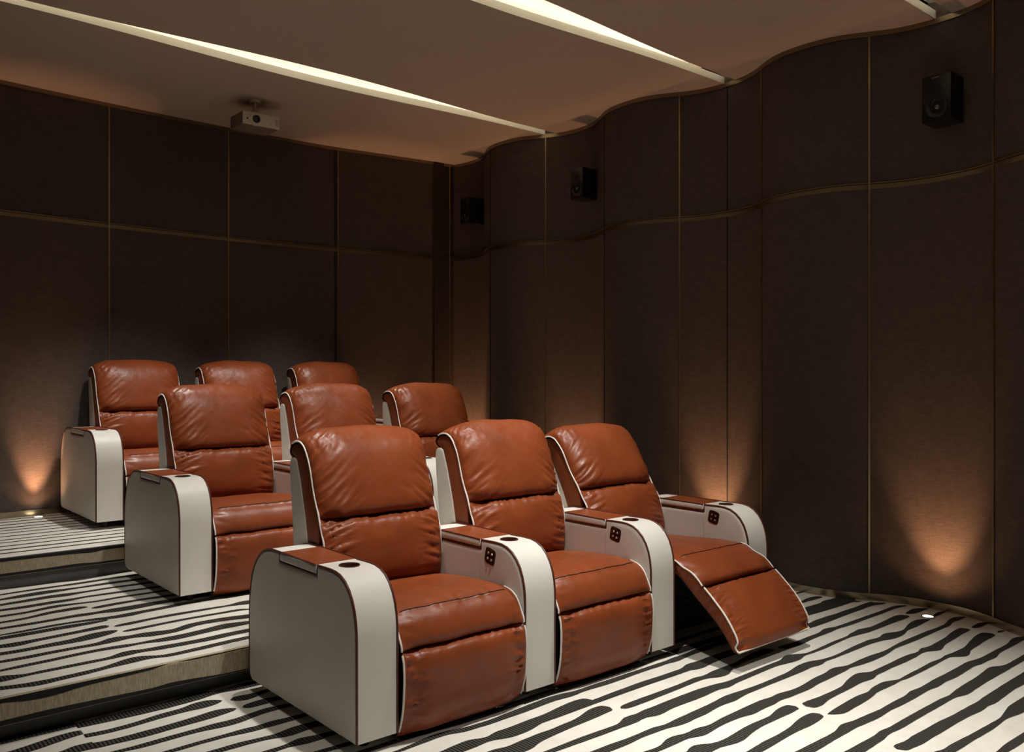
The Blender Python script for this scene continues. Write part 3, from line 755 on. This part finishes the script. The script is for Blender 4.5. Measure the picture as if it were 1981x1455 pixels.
ROWS = [('A', 1.5981, 2.7323, 0.0), ('B', 1.6140, 4.5624, FLOOR_B), ('C', 1.6311, 6.160, FLOOR_C)]
LAB = {
    'A0': 'tan recliner nearest the camera, closed footrest, big cream outer arm',
    'A1': 'tan recliner in the middle of the front row, footrest closed',
    'A2': 'tan recliner tilted back with its footrest raised, end of the front row',
    'B0': 'tan recliner of the middle row whose cream outer arm stands beside the steps',
    'B1': 'tan recliner in the middle of the middle row, mostly behind the front row',
    'B2': 'tan recliner of the middle row nearest the curved wall',
    'C0': 'tan recliner of the back row whose cream outer arm stands by an uplight',
    'C1': 'tan recliner in the middle of the back row, headrest against the back wall',
    'C2': 'tan recliner of the back row nearest the curved wall, only its headrest showing',
}
up_first = make_chair('recliner_chair', True, False, 1)
up_next = make_chair('recliner_chair', False, False, 11)
rec = make_chair('recliner_chair', False, True, 23)
used = set()
for rn, x, y, z in ROWS:
    for i in range(3):
        proto = rec if (rn == 'A' and i == 2) else (up_first if i == 0 else up_next)
        o = proto if proto.name not in used else copy_tree(proto)
        used.add(proto.name)
        o.location = (x + i * PITCH, y, z)
        tag(o, LAB[rn + str(i)], 'recliner', {'A': 'recliners of the front row', 'B': 'recliners of the middle row', 'C': 'recliners of the back row'}[rn])

# ---------------------------------------------------------------- floor with striped carpet


def stripe_faces(mb, st, z, yclip=None, mi=1):
    for si, (x0, x1, yu, yl, le, re) in enumerate(st):
        z += .00005
        n = len(yu); xs = [x0 + (x1 - x0) * i / (n - 1) for i in range(n)]
        U = [v / 1000 for v in yu]; L = [v / 1000 for v in yl]
        if le == 'e':
            k = 8; ext = 2.2; r = random.Random(int(yu[0]))
            ax = [x0 - ext * (k - j) / k for j in range(k)]; c, h = (U[0] + L[0]) / 2, (U[0] - L[0]) / 2
            h0 = max(.015, min(.03, h))
            xs = ax + xs; U = [c + h0 * r.uniform(.7, 1.1) for _ in ax] + U; L = [c - h0 * r.uniform(.7, 1.1) for _ in ax] + L
        if re == 'e':
            k = 8; ext = min(3.5, (4.15 if x1 < 2 and z < .1 and yu[0] < 3100 else 5.1) - x1); r = random.Random(int(yu[-1]) + 3)
            if ext > .05:
                k = 14; ax = [x1 + ext * (j + 1) / k for j in range(k)]; c, h = (U[-1] + L[-1]) / 2, max(.015, min(.03, (U[-1] - L[-1]) / 2))
                xs = xs + ax; U = U + [c + h * r.uniform(.7, 1.1) for _ in ax]; L = L + [c - h * r.uniform(.7, 1.1) for _ in ax]
        # refine and round the free ends
        X2, U2, L2 = [], [], []
        fu, fl = pchip(list(zip(xs, U))), pchip(list(zip(xs, L)))
        m = max(4, int((xs[-1] - xs[0]) / .012))
        rad = .022
        for j in range(m + 1):
            x = xs[0] + (xs[-1] - xs[0]) * j / m
            u, l = fu(x), fl(x); c, h = (u + l) / 2, max(.002, (u - l) / 2)
            if le == 'r':
                d = min(1, (x - xs[0]) / rad); h *= math.sqrt(max(.0, 1 - (1 - d) ** 2)) + .02
            if re == 'r':
                d = min(1, (xs[-1] - x) / rad); h *= math.sqrt(max(.0, 1 - (1 - d) ** 2)) + .02
            X2.append(x); U2.append(c + h); L2.append(c - h)
        if yclip:
            U2 = [min(max(v, yclip[0]), yclip[1]) for v in U2]; L2 = [min(max(v, yclip[0]), yclip[1]) for v in L2]
        mb.grid([[(x, l, z) for x, l in zip(X2, L2)], [(x, u, z) for x, u in zip(X2, U2)]], mi)


def generic(y, seed):
    r = random.Random(seed); n = 60; x0, x1 = -1.0, 5.3
    U, L = [], []
    for i in range(n):
        x = x0 + (x1 - x0) * i / (n - 1)
        a = .022 + .012 * mnoise.noise(Vector((x * 1.3, seed, 0))) ; b = .022 + .012 * mnoise.noise(Vector((x * 1.6, seed, 7)))
        U.append(int((y + a) * 1000)); L.append(int((y - b) * 1000))
    return (x0, x1, U, L, 'c', 'c')


EPS = .0008
mb = MB()
mb.add([(XMIN, YMIN, 0), (XMAX, YMIN, 0), (XMAX, TOE_B + .02, 0), (XMIN, TOE_B + .02, 0)], [(0, 1, 2, 3)])
stripe_faces(mb, STRIPES_A, EPS, (YMIN, TOE_B))
stripe_faces(mb, [generic(1.165 - .122 * k, k) for k in range(34)], EPS)
struct(mb.build('floor', [CARPET, STRIPE], smooth=False, fix=False))


def band(x0, x1, y, ztop, zbot, tops, mi):
    """wavy carpet band on a step front; tops = list of (x, z_up, z_low)"""
    n = 200; fu = pchip([(a, b) for a, b, c in tops]); fl = pchip([(a, c) for a, b, c in tops])
    xs = [x0 + (x1 - x0) * i / n for i in range(n + 1)]
    return [[(x, y, min(ztop, max(zbot, fl(x)))) for x in xs], [(x, y, min(ztop, max(zbot, fu(x)))) for x in xs]]


def tier(name, z, nose, toe, yend, stripes, zlow, top_band, bot_band, edge_dark):
    """carpeted step: striped tread, rounded nosing, carpeted front with dark bands"""
    zf = zlow + .074
    mb = MB()
    yb = yend
    mb.add([(XMIN, nose + .012, z), (XMAX, nose + .012, z), (XMAX, yb, z), (XMIN, yb, z)], [(0, 1, 2, 3)])
    prof = [(nose + .012, z), (nose + .006, z - .0015), (nose + .0018, z - .006), (nose, z - .012), (nose, zf), (nose + .004, zf - .003), (toe, zf - .003), (toe, zlow)]
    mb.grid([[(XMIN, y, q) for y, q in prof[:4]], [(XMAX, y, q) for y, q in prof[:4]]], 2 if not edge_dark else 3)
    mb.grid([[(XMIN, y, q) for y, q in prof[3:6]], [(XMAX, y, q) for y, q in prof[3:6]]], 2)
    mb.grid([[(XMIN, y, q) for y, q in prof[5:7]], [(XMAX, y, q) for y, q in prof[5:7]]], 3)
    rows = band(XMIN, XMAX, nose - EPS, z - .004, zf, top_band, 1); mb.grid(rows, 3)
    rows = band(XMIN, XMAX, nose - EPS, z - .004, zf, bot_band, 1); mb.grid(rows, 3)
    stripe_faces(mb, stripes, z + EPS, (nose + .02, yb))
    o = struct(mb.build(name, [CARPET, STRIPE, RISER, SHADOWGAP], smooth=False, fix=False))
    return o


zB, zC = FLOOR_B, FLOOR_C
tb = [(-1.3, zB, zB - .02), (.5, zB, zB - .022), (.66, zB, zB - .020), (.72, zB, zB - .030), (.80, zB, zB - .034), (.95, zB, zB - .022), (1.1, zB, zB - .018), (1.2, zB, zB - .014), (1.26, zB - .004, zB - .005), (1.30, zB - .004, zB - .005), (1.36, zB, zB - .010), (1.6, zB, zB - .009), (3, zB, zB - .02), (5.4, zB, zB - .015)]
bb = [(-1.3, .095, .07), (.66, .094, .07), (.8, .096, .07), (1.0, .093, .07), (1.2, .088, .07), (1.27, .093, .07), (1.35, .090, .07), (1.5, .080, .07), (1.65, .078, .07), (3, .09, .07), (5.4, .085, .07)]
tier('floor_middle', zB, NOSE_B, TOE_B, TOE_C + .02, STRIPES_B, 0, tb, bb, False)
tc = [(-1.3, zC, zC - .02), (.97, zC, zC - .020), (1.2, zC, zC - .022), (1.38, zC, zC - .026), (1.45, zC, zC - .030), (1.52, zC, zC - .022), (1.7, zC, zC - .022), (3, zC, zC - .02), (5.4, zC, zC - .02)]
d = FLOOR_B
bc = [(-1.3, d + .088, .2), (.97, d + .090, .2), (1.2, d + .090, .2), (1.35, d + .093, .2), (1.5, d + .086, .2), (1.7, d + .086, .2), (3, d + .09, .2), (5.4, d + .09, .2)]
SC_ = [(-1.0, 5.3, [int(round(a * 1000)) + int(3 * mnoise.noise(Vector((i * .7, k, 0)))) for i in range(40)], [int(round(b * 1000)) + int(3 * mnoise.noise(Vector((i * .7, k, 4)))) for i in range(40)], 'c', 'c') for k, (a, b) in enumerate([(max(p), min(p)) for p in STRIPES_C])]
tier('floor_back', zC, NOSE_C, TOE_C, 7.4, SC_, zB, tc, bc, True)
TOE = flat('dark_grey_toe_kick', (.10, .095, .09, 1), .45)
for i, (toe, z0) in enumerate(((TOE_B, 0), (TOE_C, FLOOR_B))):
    mb = MB(); mb.box(XMIN, XMAX, toe - .012, toe + .01, z0, z0 + .071)
    struct(mb.build('baseboard_step', TOE, smooth=False))

# ---------------------------------------------------------------- walls


def sheet(pts, z0, z1, inward, thick, name, mat):
    """wall following pts (x, y); thickness away from the room"""
    mb = MB(); n = len(pts)
    back = []
    for i in range(n):
        a = pts[max(i - 1, 0)]; b = pts[min(i + 1, n - 1)]
        t = Vector((b[0] - a[0], b[1] - a[1])).normalized(); nn = Vector((-t.y, t.x)) * inward
        back.append((pts[i][0] - nn.x * thick, pts[i][1] - nn.y * thick))
    rows = [[(x, y, z0) for x, y in pts], [(x, y, z1) for x, y in pts], [(x, y, z1) for x, y in back], [(x, y, z0) for x, y in back], [(x, y, z0) for x, y in pts]]
    mb.grid(rows)
    return mb.build(name, mat, sharp=50)


def offset_pts(pts, d, inward):
    out = []; n = len(pts)
    for i in range(n):
        a = pts[max(i - 1, 0)]; b = pts[min(i + 1, n - 1)]
        t = Vector((b[0] - a[0], b[1] - a[1])).normalized(); nn = Vector((-t.y, t.x)) * inward
        out.append((pts[i][0] + nn.x * d, pts[i][1] + nn.y * d))
    return out


ys = [YMIN + (7.15 - YMIN) * i / 420 for i in range(421)]
RP = [(wall_x(y), y) for y in ys]                       # right wall, room on its -X side
xs = [XMIN + (5.30 - XMIN) * i / 200 for i in range(201)]
BP = [(x, back_y(x)) for x in xs]                       # back wall, room on its -Y side
WTOP = 3.60
struct(sheet(RP, 0, WTOP, 1, .08, 'wall_right', WALL))
struct(sheet(BP, 0, WTOP, -1, .08, 'wall_back', WALL))
mb = MB(); mb.box(XMIN - .08, XMIN, YMIN, 7.0, 0, WTOP); struct(mb.build('wall_left', WALL, smooth=False))
mb = MB(); mb.box(XMIN - .08, 5.35, YMIN - .08, YMIN, 0, WTOP); struct(mb.build('wall_front', WALL, smooth=False))
trim_no = [0]


def trim(o):
    trim_no[0] += 1; o.name = 'trim_%d' % trim_no[0]; return struct(o)


def strip(pts, z0, z1, d0, d1, inward, mat):
    a, b = offset_pts(pts, d0, inward), offset_pts(pts, d1, inward)
    mb = MB()
    mb.grid([[(x, y, z0) for x, y in a], [(x, y, z0) for x, y in b], [(x, y, z1) for x, y in b], [(x, y, z1) for x, y in a], [(x, y, z0) for x, y in a]])
    return mb.build('trim', mat, sharp=40)


RZ0, RZ1, RZ2 = 2.530, 2.558, 2.568
for P_, inn in ((RP, 1), (BP, -1)):
    trim(strip(P_, CEIL - .030, CEIL + .002, -.01, .010, inn, BRONZE))      # ceiling edge strip
    trim(strip(P_, RZ0, RZ1, -.01, .003, inn, BRONZE))                      # rail inlay
    trim(strip(P_, RZ2 - .003, RZ2 + .001, -.01, .009, inn, BRASS))         # fine line over the rail
for P_, inn, nm in ((RP, 1, 'right'), (BP, -1, 'back')):
    seg = [p for p in P_ if p[1] < NOSE_B] if nm == 'right' else P_
    z = 0 if nm == 'right' else FLOOR_C
    o = strip(seg, z, z + .046, -.01, .012, inn, BASEB); o.name = 'baseboard_' + nm; struct(o)
for seg, z, nm in (([p for p in RP if NOSE_B <= p[1] <= NOSE_C], FLOOR_B, 'baseboard_right_middle'), ([p for p in RP if NOSE_C <= p[1]], FLOOR_C, 'baseboard_right_back')):
    o = strip(seg, z, z + .046, -.01, .012, 1, BASEB); o.name = nm; struct(o)


def vline(x, y, nx, ny, w, d, z0, z1, mat):
    """vertical inlay on a wall: centre, outward normal (into the room)"""
    t = (-ny, nx); mb = MB()
    q = [(x + t[0] * a - nx * .01, y + t[1] * a - ny * .01) for a in (-w / 2, w / 2)] + [(x + t[0] * a + nx * d, y + t[1] * a + ny * d) for a in (w / 2, -w / 2)]
    v = [(a, b, z0) for a, b in q] + [(a, b, z1) for a, b in q]
    mb.add(v, [(0, 1, 2, 3), (7, 6, 5, 4), (0, 4, 5, 1), (1, 5, 6, 2), (2, 6, 7, 3), (3, 7, 4, 0)])
    return trim(mb.build('trim', mat, smooth=False))


def right_normal(y):
    g = (wall_x(y + .001) - wall_x(y - .001)) / .002
    n = Vector((-1, g)).normalized(); return n.x, n.y


for y, w, d, mat in ((6.198, .008, .004, SHADOWGAP), (5.575, .008, .006, BRASS), (4.797, .008, .004, SHADOWGAP), (4.094, .009, .007, BRASS), (3.737, .009, .003, SHADOWGAP), (3.372, .009, .007, BRASS), (2.618, .010, .008, BRASS), (1.907, .010, .008, BRASS), (1.12, .010, .008, BRASS), (.37, .010, .008, BRASS)):
    nx, ny = right_normal(y)
    vline(wall_x(y), y, nx, ny, w, d, 0, CEIL, mat)
for x, mat, w in ((-.2, BRASS, .010), (.95, BRASS, .010), (1.985, BRASS, .010), (2.955, BRASS, .010), (3.985, BRASS, .008), (3.96, SHADOWGAP, .022), (4.955, BRASS, .006)):
    g = (back_y(x + .01) - back_y(x - .01)) / .02; n = Vector((g, -1)).normalized()
    vline(x, back_y(x), n.x, n.y, w, .006 if mat is BRASS else .002, FLOOR_C, CEIL, mat)
# dark corner pier with its edge line
mb = MB(); mb.box(4.965, 5.30, 6.985, 7.05, FLOOR_C, CEIL); struct(mb.build('wall_corner', flat('corner_pier', (.055, .040, .032, 1), .8, 0, .2), smooth=False))
vline(5.150, 6.985, -.45, -.89, .008, .012, FLOOR_C, CEIL, BRASS)

# ---------------------------------------------------------------- ceiling with three lens-shaped light coves


def slot_h(x):
    t = min(1, max(-1, (x - 2.95) / 1.9)); return .050 + .088 * math.cos(PI / 2 * t) ** 2


SLOTS = [5.531, 3.712, 2.214, .45]
XS0, XS1 = .45, XMAX
LIP = .050
cxs = [XMIN - .05] + [XS0 + (XS1 - XS0) * i / 80 for i in range(81)]
mb = MB()
edges = [lambda x: YMIN - .05]
for c in SLOTS[::-1]:
    edges.append(lambda x, c=c: c - (slot_h(x) if x >= XS0 else 0.0)); edges.append(lambda x, c=c: c + (slot_h(x) if x >= XS0 else 0.0))
edges.append(lambda x: 7.35)
cxs = [XMIN - .05, XS0 - 1e-4] + cxs[1:]
for k in range(0, len(edges), 2):
    a, b = edges[k], edges[k + 1]
    mb.grid([[(x, a(x), CEIL) for x in cxs], [(x, b(x), CEIL) for x in cxs]], 0, flip=True)
XE = 5.085        # the lit cove stops here; a shallow return runs on to the wall
for c in SLOTS:
    X_ = cxs[2:]
    for s in (-1, 1):   # lip faces
        mb.grid([[(x, c + s * slot_h(x), CEIL) for x in X_], [(x, c + s * slot_h(x), CEIL + LIP) for x in X_]], 1)
    # cavity over the lips
    W_, ZT = .30, CEIL + .17
    mb.add([(XS0, c - W_, ZT), (XE, c - W_, ZT), (XE, c + W_, ZT), (XS0, c + W_, ZT)], [(0, 1, 2, 3)], 1)
    for s in (-1, 1):
        mb.add([(XS0, c + s * W_, CEIL + LIP), (XE, c + s * W_, CEIL + LIP), (XE, c + s * W_, ZT), (XS0, c + s * W_, ZT)], [(0, 1, 2, 3)], 1)
        xa = [x for x in X_ if x <= XE] + [XE]
        mb.grid([[(x, c + s * slot_h(x), CEIL + LIP) for x in xa], [(x, c + s * W_, CEIL + LIP) for x in xa]], 1)
    mb.add([(XS0, c - W_, CEIL), (XS0, c + W_, CEIL), (XS0, c + W_, ZT), (XS0, c - W_, ZT)], [(0, 1, 2, 3)], 1)
    mb.add([(XE, c - W_, CEIL + LIP + .055), (XE, c + W_, CEIL + LIP + .055), (XE, c + W_, ZT), (XE, c - W_, ZT)], [(0, 1, 2, 3)], 0)
    mb.add([(XE, c - .09, CEIL + LIP + .055), (XMAX, c - .09, CEIL + LIP + .055), (XMAX, c + .09, CEIL + LIP + .055), (XE, c + .09, CEIL + LIP + .055)], [(0, 1, 2, 3)], 1)
# outer cover so nothing leaks in
mb.box(XMIN - .1, XMAX + .1, YMIN - .1, 7.45, CEIL + .30, CEIL + .34, 0)
ceil = struct(mb.build('ceiling', [CEILM, COVE], smooth=False, fix=False))
for c in SLOTS:
    for s in (-1, 1):
        mb = MB(); yy = c + s * .235
        mb.box(XS0 + .1, XE - .06, yy - .012, yy + .012, CEIL + LIP + .004, CEIL + LIP + .012)
        mb.build('light_strip', LED, ceil, smooth=False)
    mb = MB(); mb.box(XE + .01, 5.19, c - .082, c - .062, CEIL + LIP + .003, CEIL + LIP + .008); mb.build('light_strip', LED, ceil, smooth=False)  # extra hidden strip, added only to brighten the shallow return

# ---------------------------------------------------------------- projector


def projector():
    x0, x1, y0, y1, z0, z1 = 2.678, 2.973, 6.24, 6.47, 3.276, 3.375
    root = empty('ceiling_projector', ((x0 + x1) / 2, (y0 + y1) / 2, z0))
    ox, oy, oz = root.location
    pm = flat('projector_white', (.62, .56, .47, 1), .45)
    bm = bmesh.new(); bmesh.ops.create_cube(bm, size=1)
    for v in bm.verts:
        v.co = Vector((v.co.x * (x1 - x0), v.co.y * (y1 - y0), (v.co.z + .5) * (z1 - z0)))
    bmesh.ops.bevel(bm, geom=bm.edges[:], offset=.010, segments=3, profile=.5, affect='EDGES')
    me = bpy.data.meshes.new('body'); bm.to_mesh(me); bm.free(); me.materials.append(flat('projector_shaded', (.20, .155, .115, 1), .5))  # body coloured darker than the front to stand in for shade on sides and underside
    me.polygons.foreach_set('use_smooth', [True] * len(me.polygons)); me.set_sharp_from_angle(angle=.6)
    b = bpy.data.objects.new('body', me); COL.objects.link(b); b.parent = root
    fp = MB(); fp.box(x0 - ox + .002, x1 - ox - .002, y0 - oy - .003, y0 - oy + .012, z0 - oz + .002, z1 - oz - .002); fp.build('front_panel', pm, root, smooth=False)
    lx, lz = 2.781 - ox, 3.323 - oz; fy = y0 - oy - .003
    mb = MB(); mb.lathe([(.050, .01), (.050, -.006), (.046, -.012), (.034, -.014), (.031, -.010), (.030, .0)], (lx, fy, lz), 'Y', 36)
    mb.build('lens_ring', pm, root)
    mb = MB(); mb.lathe([(.029, -.010), (.027, -.016), (.023, -.016), (.021, -.004)], (lx, fy, lz), 'Y', 32)
    mb.lathe([(.021, -.004), (.016, -.008), (.009, -.0105), (0, -.0115)], (lx, fy, lz), 'Y', 32, 1)
    mb.build('lens', [flat('lens_black', (.008, .007, .008, 1), .25), flat('lens_glass', (.09, .075, .08, 1), .08)], root)
    mb = MB(); mb.lathe([(.007, .0), (.007, -.002), (0, -.0025)], (2.714 - ox, fy, 3.320 - oz), 'Y', 16)
    mb.build('sensor', flat('sensor_black', (.01, .008, .008, 1), .3), root)
    mb = MB(); mb.box(2.893 - ox, 2.909 - ox, fy - .0008, fy + .002, 3.308 - oz, 3.3105 - oz)
    mb.build('maker_mark', flat('grey_mark', (.10, .085, .07, 1), .5), root, smooth=False)
    mb = MB()
    for k in range(7):
        xx = x1 - ox - .034 + k * .004; mb.box(xx, xx + .0016, fy - .0006, fy + .002, .02, .075)
    mb.build('vent', flat('vent_grey', (.34, .29, .23, 1), .6), root, smooth=False)
    mb = MB(); mx, my = 2.822 - ox, 6.355 - oy
    mb.lathe([(.014, z1 - oz - .004), (.014, CEIL - oz - .012)], (mx, my, 0), 'Z', 20)
    mb.lathe([(0, CEIL - oz - .014), (.042, CEIL - oz - .014), (.045, CEIL - oz - .004), (.045, CEIL - oz)], (mx, my, 0), 'Z', 28)
    mb.box(mx - .018, mx + .018, my - .02, my + .02, z1 - oz, z1 - oz + .055)
    for a in (-1, 1):
        mb.box(mx - .075, mx + .075, my + a * .05 - .008, my + a * .05 + .008, z1 - oz - .002, z1 - oz + .010)
    mb.build('ceiling_mount', pm, root)
    tag(root, 'white projector hanging from the ceiling in front of the back wall', 'projector')


projector()

# ---------------------------------------------------------------- wall speakers


def speaker(y0, y1, xf, z0, z1, label):
    """bookshelf speaker on the curved wall, front facing the seats (-X)"""
    yc = (y0 + y1) / 2; xb = wall_x(yc) - .012
    root = empty('wall_speaker', (xb, yc, z0))
    w, d, h = y1 - y0, xb - xf, z1 - z0
    blk = flat('speaker_black', (.006, .006, .006, 1), .35, 0, .4)
    bm = bmesh.new(); bmesh.ops.create_cube(bm, size=1)
    for v in bm.verts:
        v.co = Vector(((v.co.x - .5) * d, v.co.y * w, (v.co.z + .5) * h))
    bmesh.ops.bevel(bm, geom=bm.edges[:], offset=.004, segments=2, profile=.5, affect='EDGES')
    me = bpy.data.meshes.new('cabinet'); bm.to_mesh(me); bm.free(); me.materials.append(blk)
    me.polygons.foreach_set('use_smooth', [True] * len(me.polygons)); me.set_sharp_from_angle(angle=.6)
    b = bpy.data.objects.new('cabinet', me); COL.objects.link(b); b.parent = root
    cone = flat('woofer_grey', (.014, .0135, .013, 1), .25, 0, .6)
    mb = MB(); R_ = .050
    mb.lathe([(R_ + .012, .002), (R_ + .010, -.005), (R_, -.006), (R_ - .006, -.003), (R_ * .35, .012)], (-d, -.004, .078), 'X', 36)
    mb.lathe([(R_ * .35, .012), (R_ * .30, .002), (R_ * .15, -.004), (0, -.006)], (-d, -.004, .078), 'X', 28, 1)
    mb.build('woofer', [cone, flat('dust_cap', (.22, .21, .20, 1), .10, .6)], root)
    mb = MB(); mb.lathe([(.026, .002), (.025, -.004), (.018, -.003), (.013, .003), (.006, -.002), (0, -.003)], (-d, -.004, h * .66), 'X', 28)
    mb.build('tweeter', flat('tweeter_black', (.012, .012, .012, 1), .25), root)
    mb = MB()
    for k in range(5):
        mb.box(-d - .0012, -d + .001, .018 - k * .0085, .024 - k * .0085, h - .020, h - .013)
    mb.build('badge', flat('badge_silver', (.30, .30, .29, 1), .3, .8), root, smooth=False)
    mb = MB(); mb.box(-.02, .035, -.03, .03, h * .35, h * .65)
    mb.build('bracket', STEEL, root, smooth=False)
    return tag(root, label, 'speaker', 'black speakers on the curved wall')


speaker(2.10, 2.265, 5.055, 2.840, 3.105, 'black wall speaker nearest the camera, largest of three on the curved wall')
speaker(4.985, 5.130, 5.020, 2.838, 3.088, 'black wall speaker in the middle of the three on the curved wall')
speaker(6.475, 6.610, 5.000, 2.830, 3.075, 'black wall speaker closest to the room corner and the back wall')

# ---------------------------------------------------------------- lamps
SPOTS = []


def spot(name, loc, target, energy, size, blend, col=(1, .93, .82), r=.04):
    l = bpy.data.lights.new(name, 'SPOT'); l.energy = energy; l.spot_size = math.radians(size); l.spot_blend = blend
    l.color = col; l.shadow_soft_size = r
    o = bpy.data.objects.new(name, l); COL.objects.link(o); o.location = loc
    dv = Vector(target) - Vector(loc); o.rotation_euler = dv.to_track_quat('-Z', 'Y').to_euler()
    return o


WARM = (1.0, .50, .25)


def uplight(x, y, z, tx, ty, label, power, size=62, visible=True, tilt=.10, boost=.12):
    if visible:
        root = empty('floor_uplight', (x, y, z))
        mb = MB(); mb.lathe([(.036, .0005), (.036, .004), (.030, .005), (.028, .003), (.028, .0005)], (0, 0, 0), 'Z', 32)
        mb.build('bezel', flat('bezel_steel', (.5, .47, .42, 1), .35, 1), root)
        mb = MB(); mb.lathe([(.028, .003), (.02, .0045), (0, .005)], (0, 0, 0), 'Z', 32)
        mb.build('lens', LENS, root)
        tag(root, label, 'light', 'floor uplights along the walls')
    spot('uplight_lamp', (x, y, z + .02), (x + (tx - x) * tilt, y + (ty - y) * tilt, z + 1), power, size, 1.0, WARM, .02)
    spot('uplight_lamp', (x, y, z + .02), (x + (tx - x) * tilt, y + (ty - y) * tilt, z + 1), power * boost, 120, 1.0, WARM, .02)
UP = 44
uplight(1.465, 6.992, FLOOR_C, 1.465, 7.092, 'round floor uplight by the back wall beside the back row', 70, 48, True, 2.0, .05)
uplight(5.034, 2.220, 0, 5.234, 2.22, 'round floor uplight on the striped carpet under the nearest speaker', UP, 60, True, 1.7, .12)
uplight(4.375, 6.99, FLOOR_C, 4.375, 7.09, '', 60, 48, False, 2.0, .05)
for y, z, bo in ((3.80, FLOOR_B, .15), (5.20, FLOOR_B, .7), (6.70, FLOOR_C, .7), (.75, 0, .3)):
    uplight(5.034, y, z, 5.234, y, '', UP, 60, False, 1.7, bo)

KEY = (1, .975, .915)
for c, es, dy in ((SLOTS[0], 1.15, .85), (SLOTS[1], 1.1, .85), (SLOTS[2], 1.25, .7), (SLOTS[3], 1.7, .38)):
    for x, e in ((1.50, 42), (2.15, 190), (3.35, 220)):
        spot('downlight_lamp', (x, c - .02, CEIL + .03), (x, c + dy, 0), e * es, 62, .95, KEY, .04)

# ---------------------------------------------------------------- world, camera, colour
w = bpy.data.worlds.new('World'); SC.world = w; w.use_nodes = True
w.node_tree.nodes['Background'].inputs[0].default_value = (0, 0, 0, 1); w.node_tree.nodes['Background'].inputs[1].default_value = 0
cam = bpy.data.cameras.new('Camera'); co = bpy.data.objects.new('Camera', cam); COL.objects.link(co)
co.location = (0, 0, CAM_H); co.rotation_euler = (PI / 2, 0, -0.7073)
cam.sensor_width = 36; cam.lens = 1673.46 / 1981 * 36; cam.shift_y = -0.00066; cam.clip_start = .05
SC.camera = co
SC.view_settings.view_transform = 'Standard'; SC.view_settings.look = 'None'; SC.view_settings.exposure = 0.12; SC.view_settings.gamma = 1
SC.view_settings.use_curve_mapping = False
SC.cycles.max_bounces = 8; SC.cycles.diffuse_bounces = 5; SC.cycles.glossy_bounces = 4
SC.cycles.sample_clamp_indirect = 6; SC.cycles.caustics_reflective = False; SC.cycles.caustics_refractive = False
SC.cycles.use_denoising = True
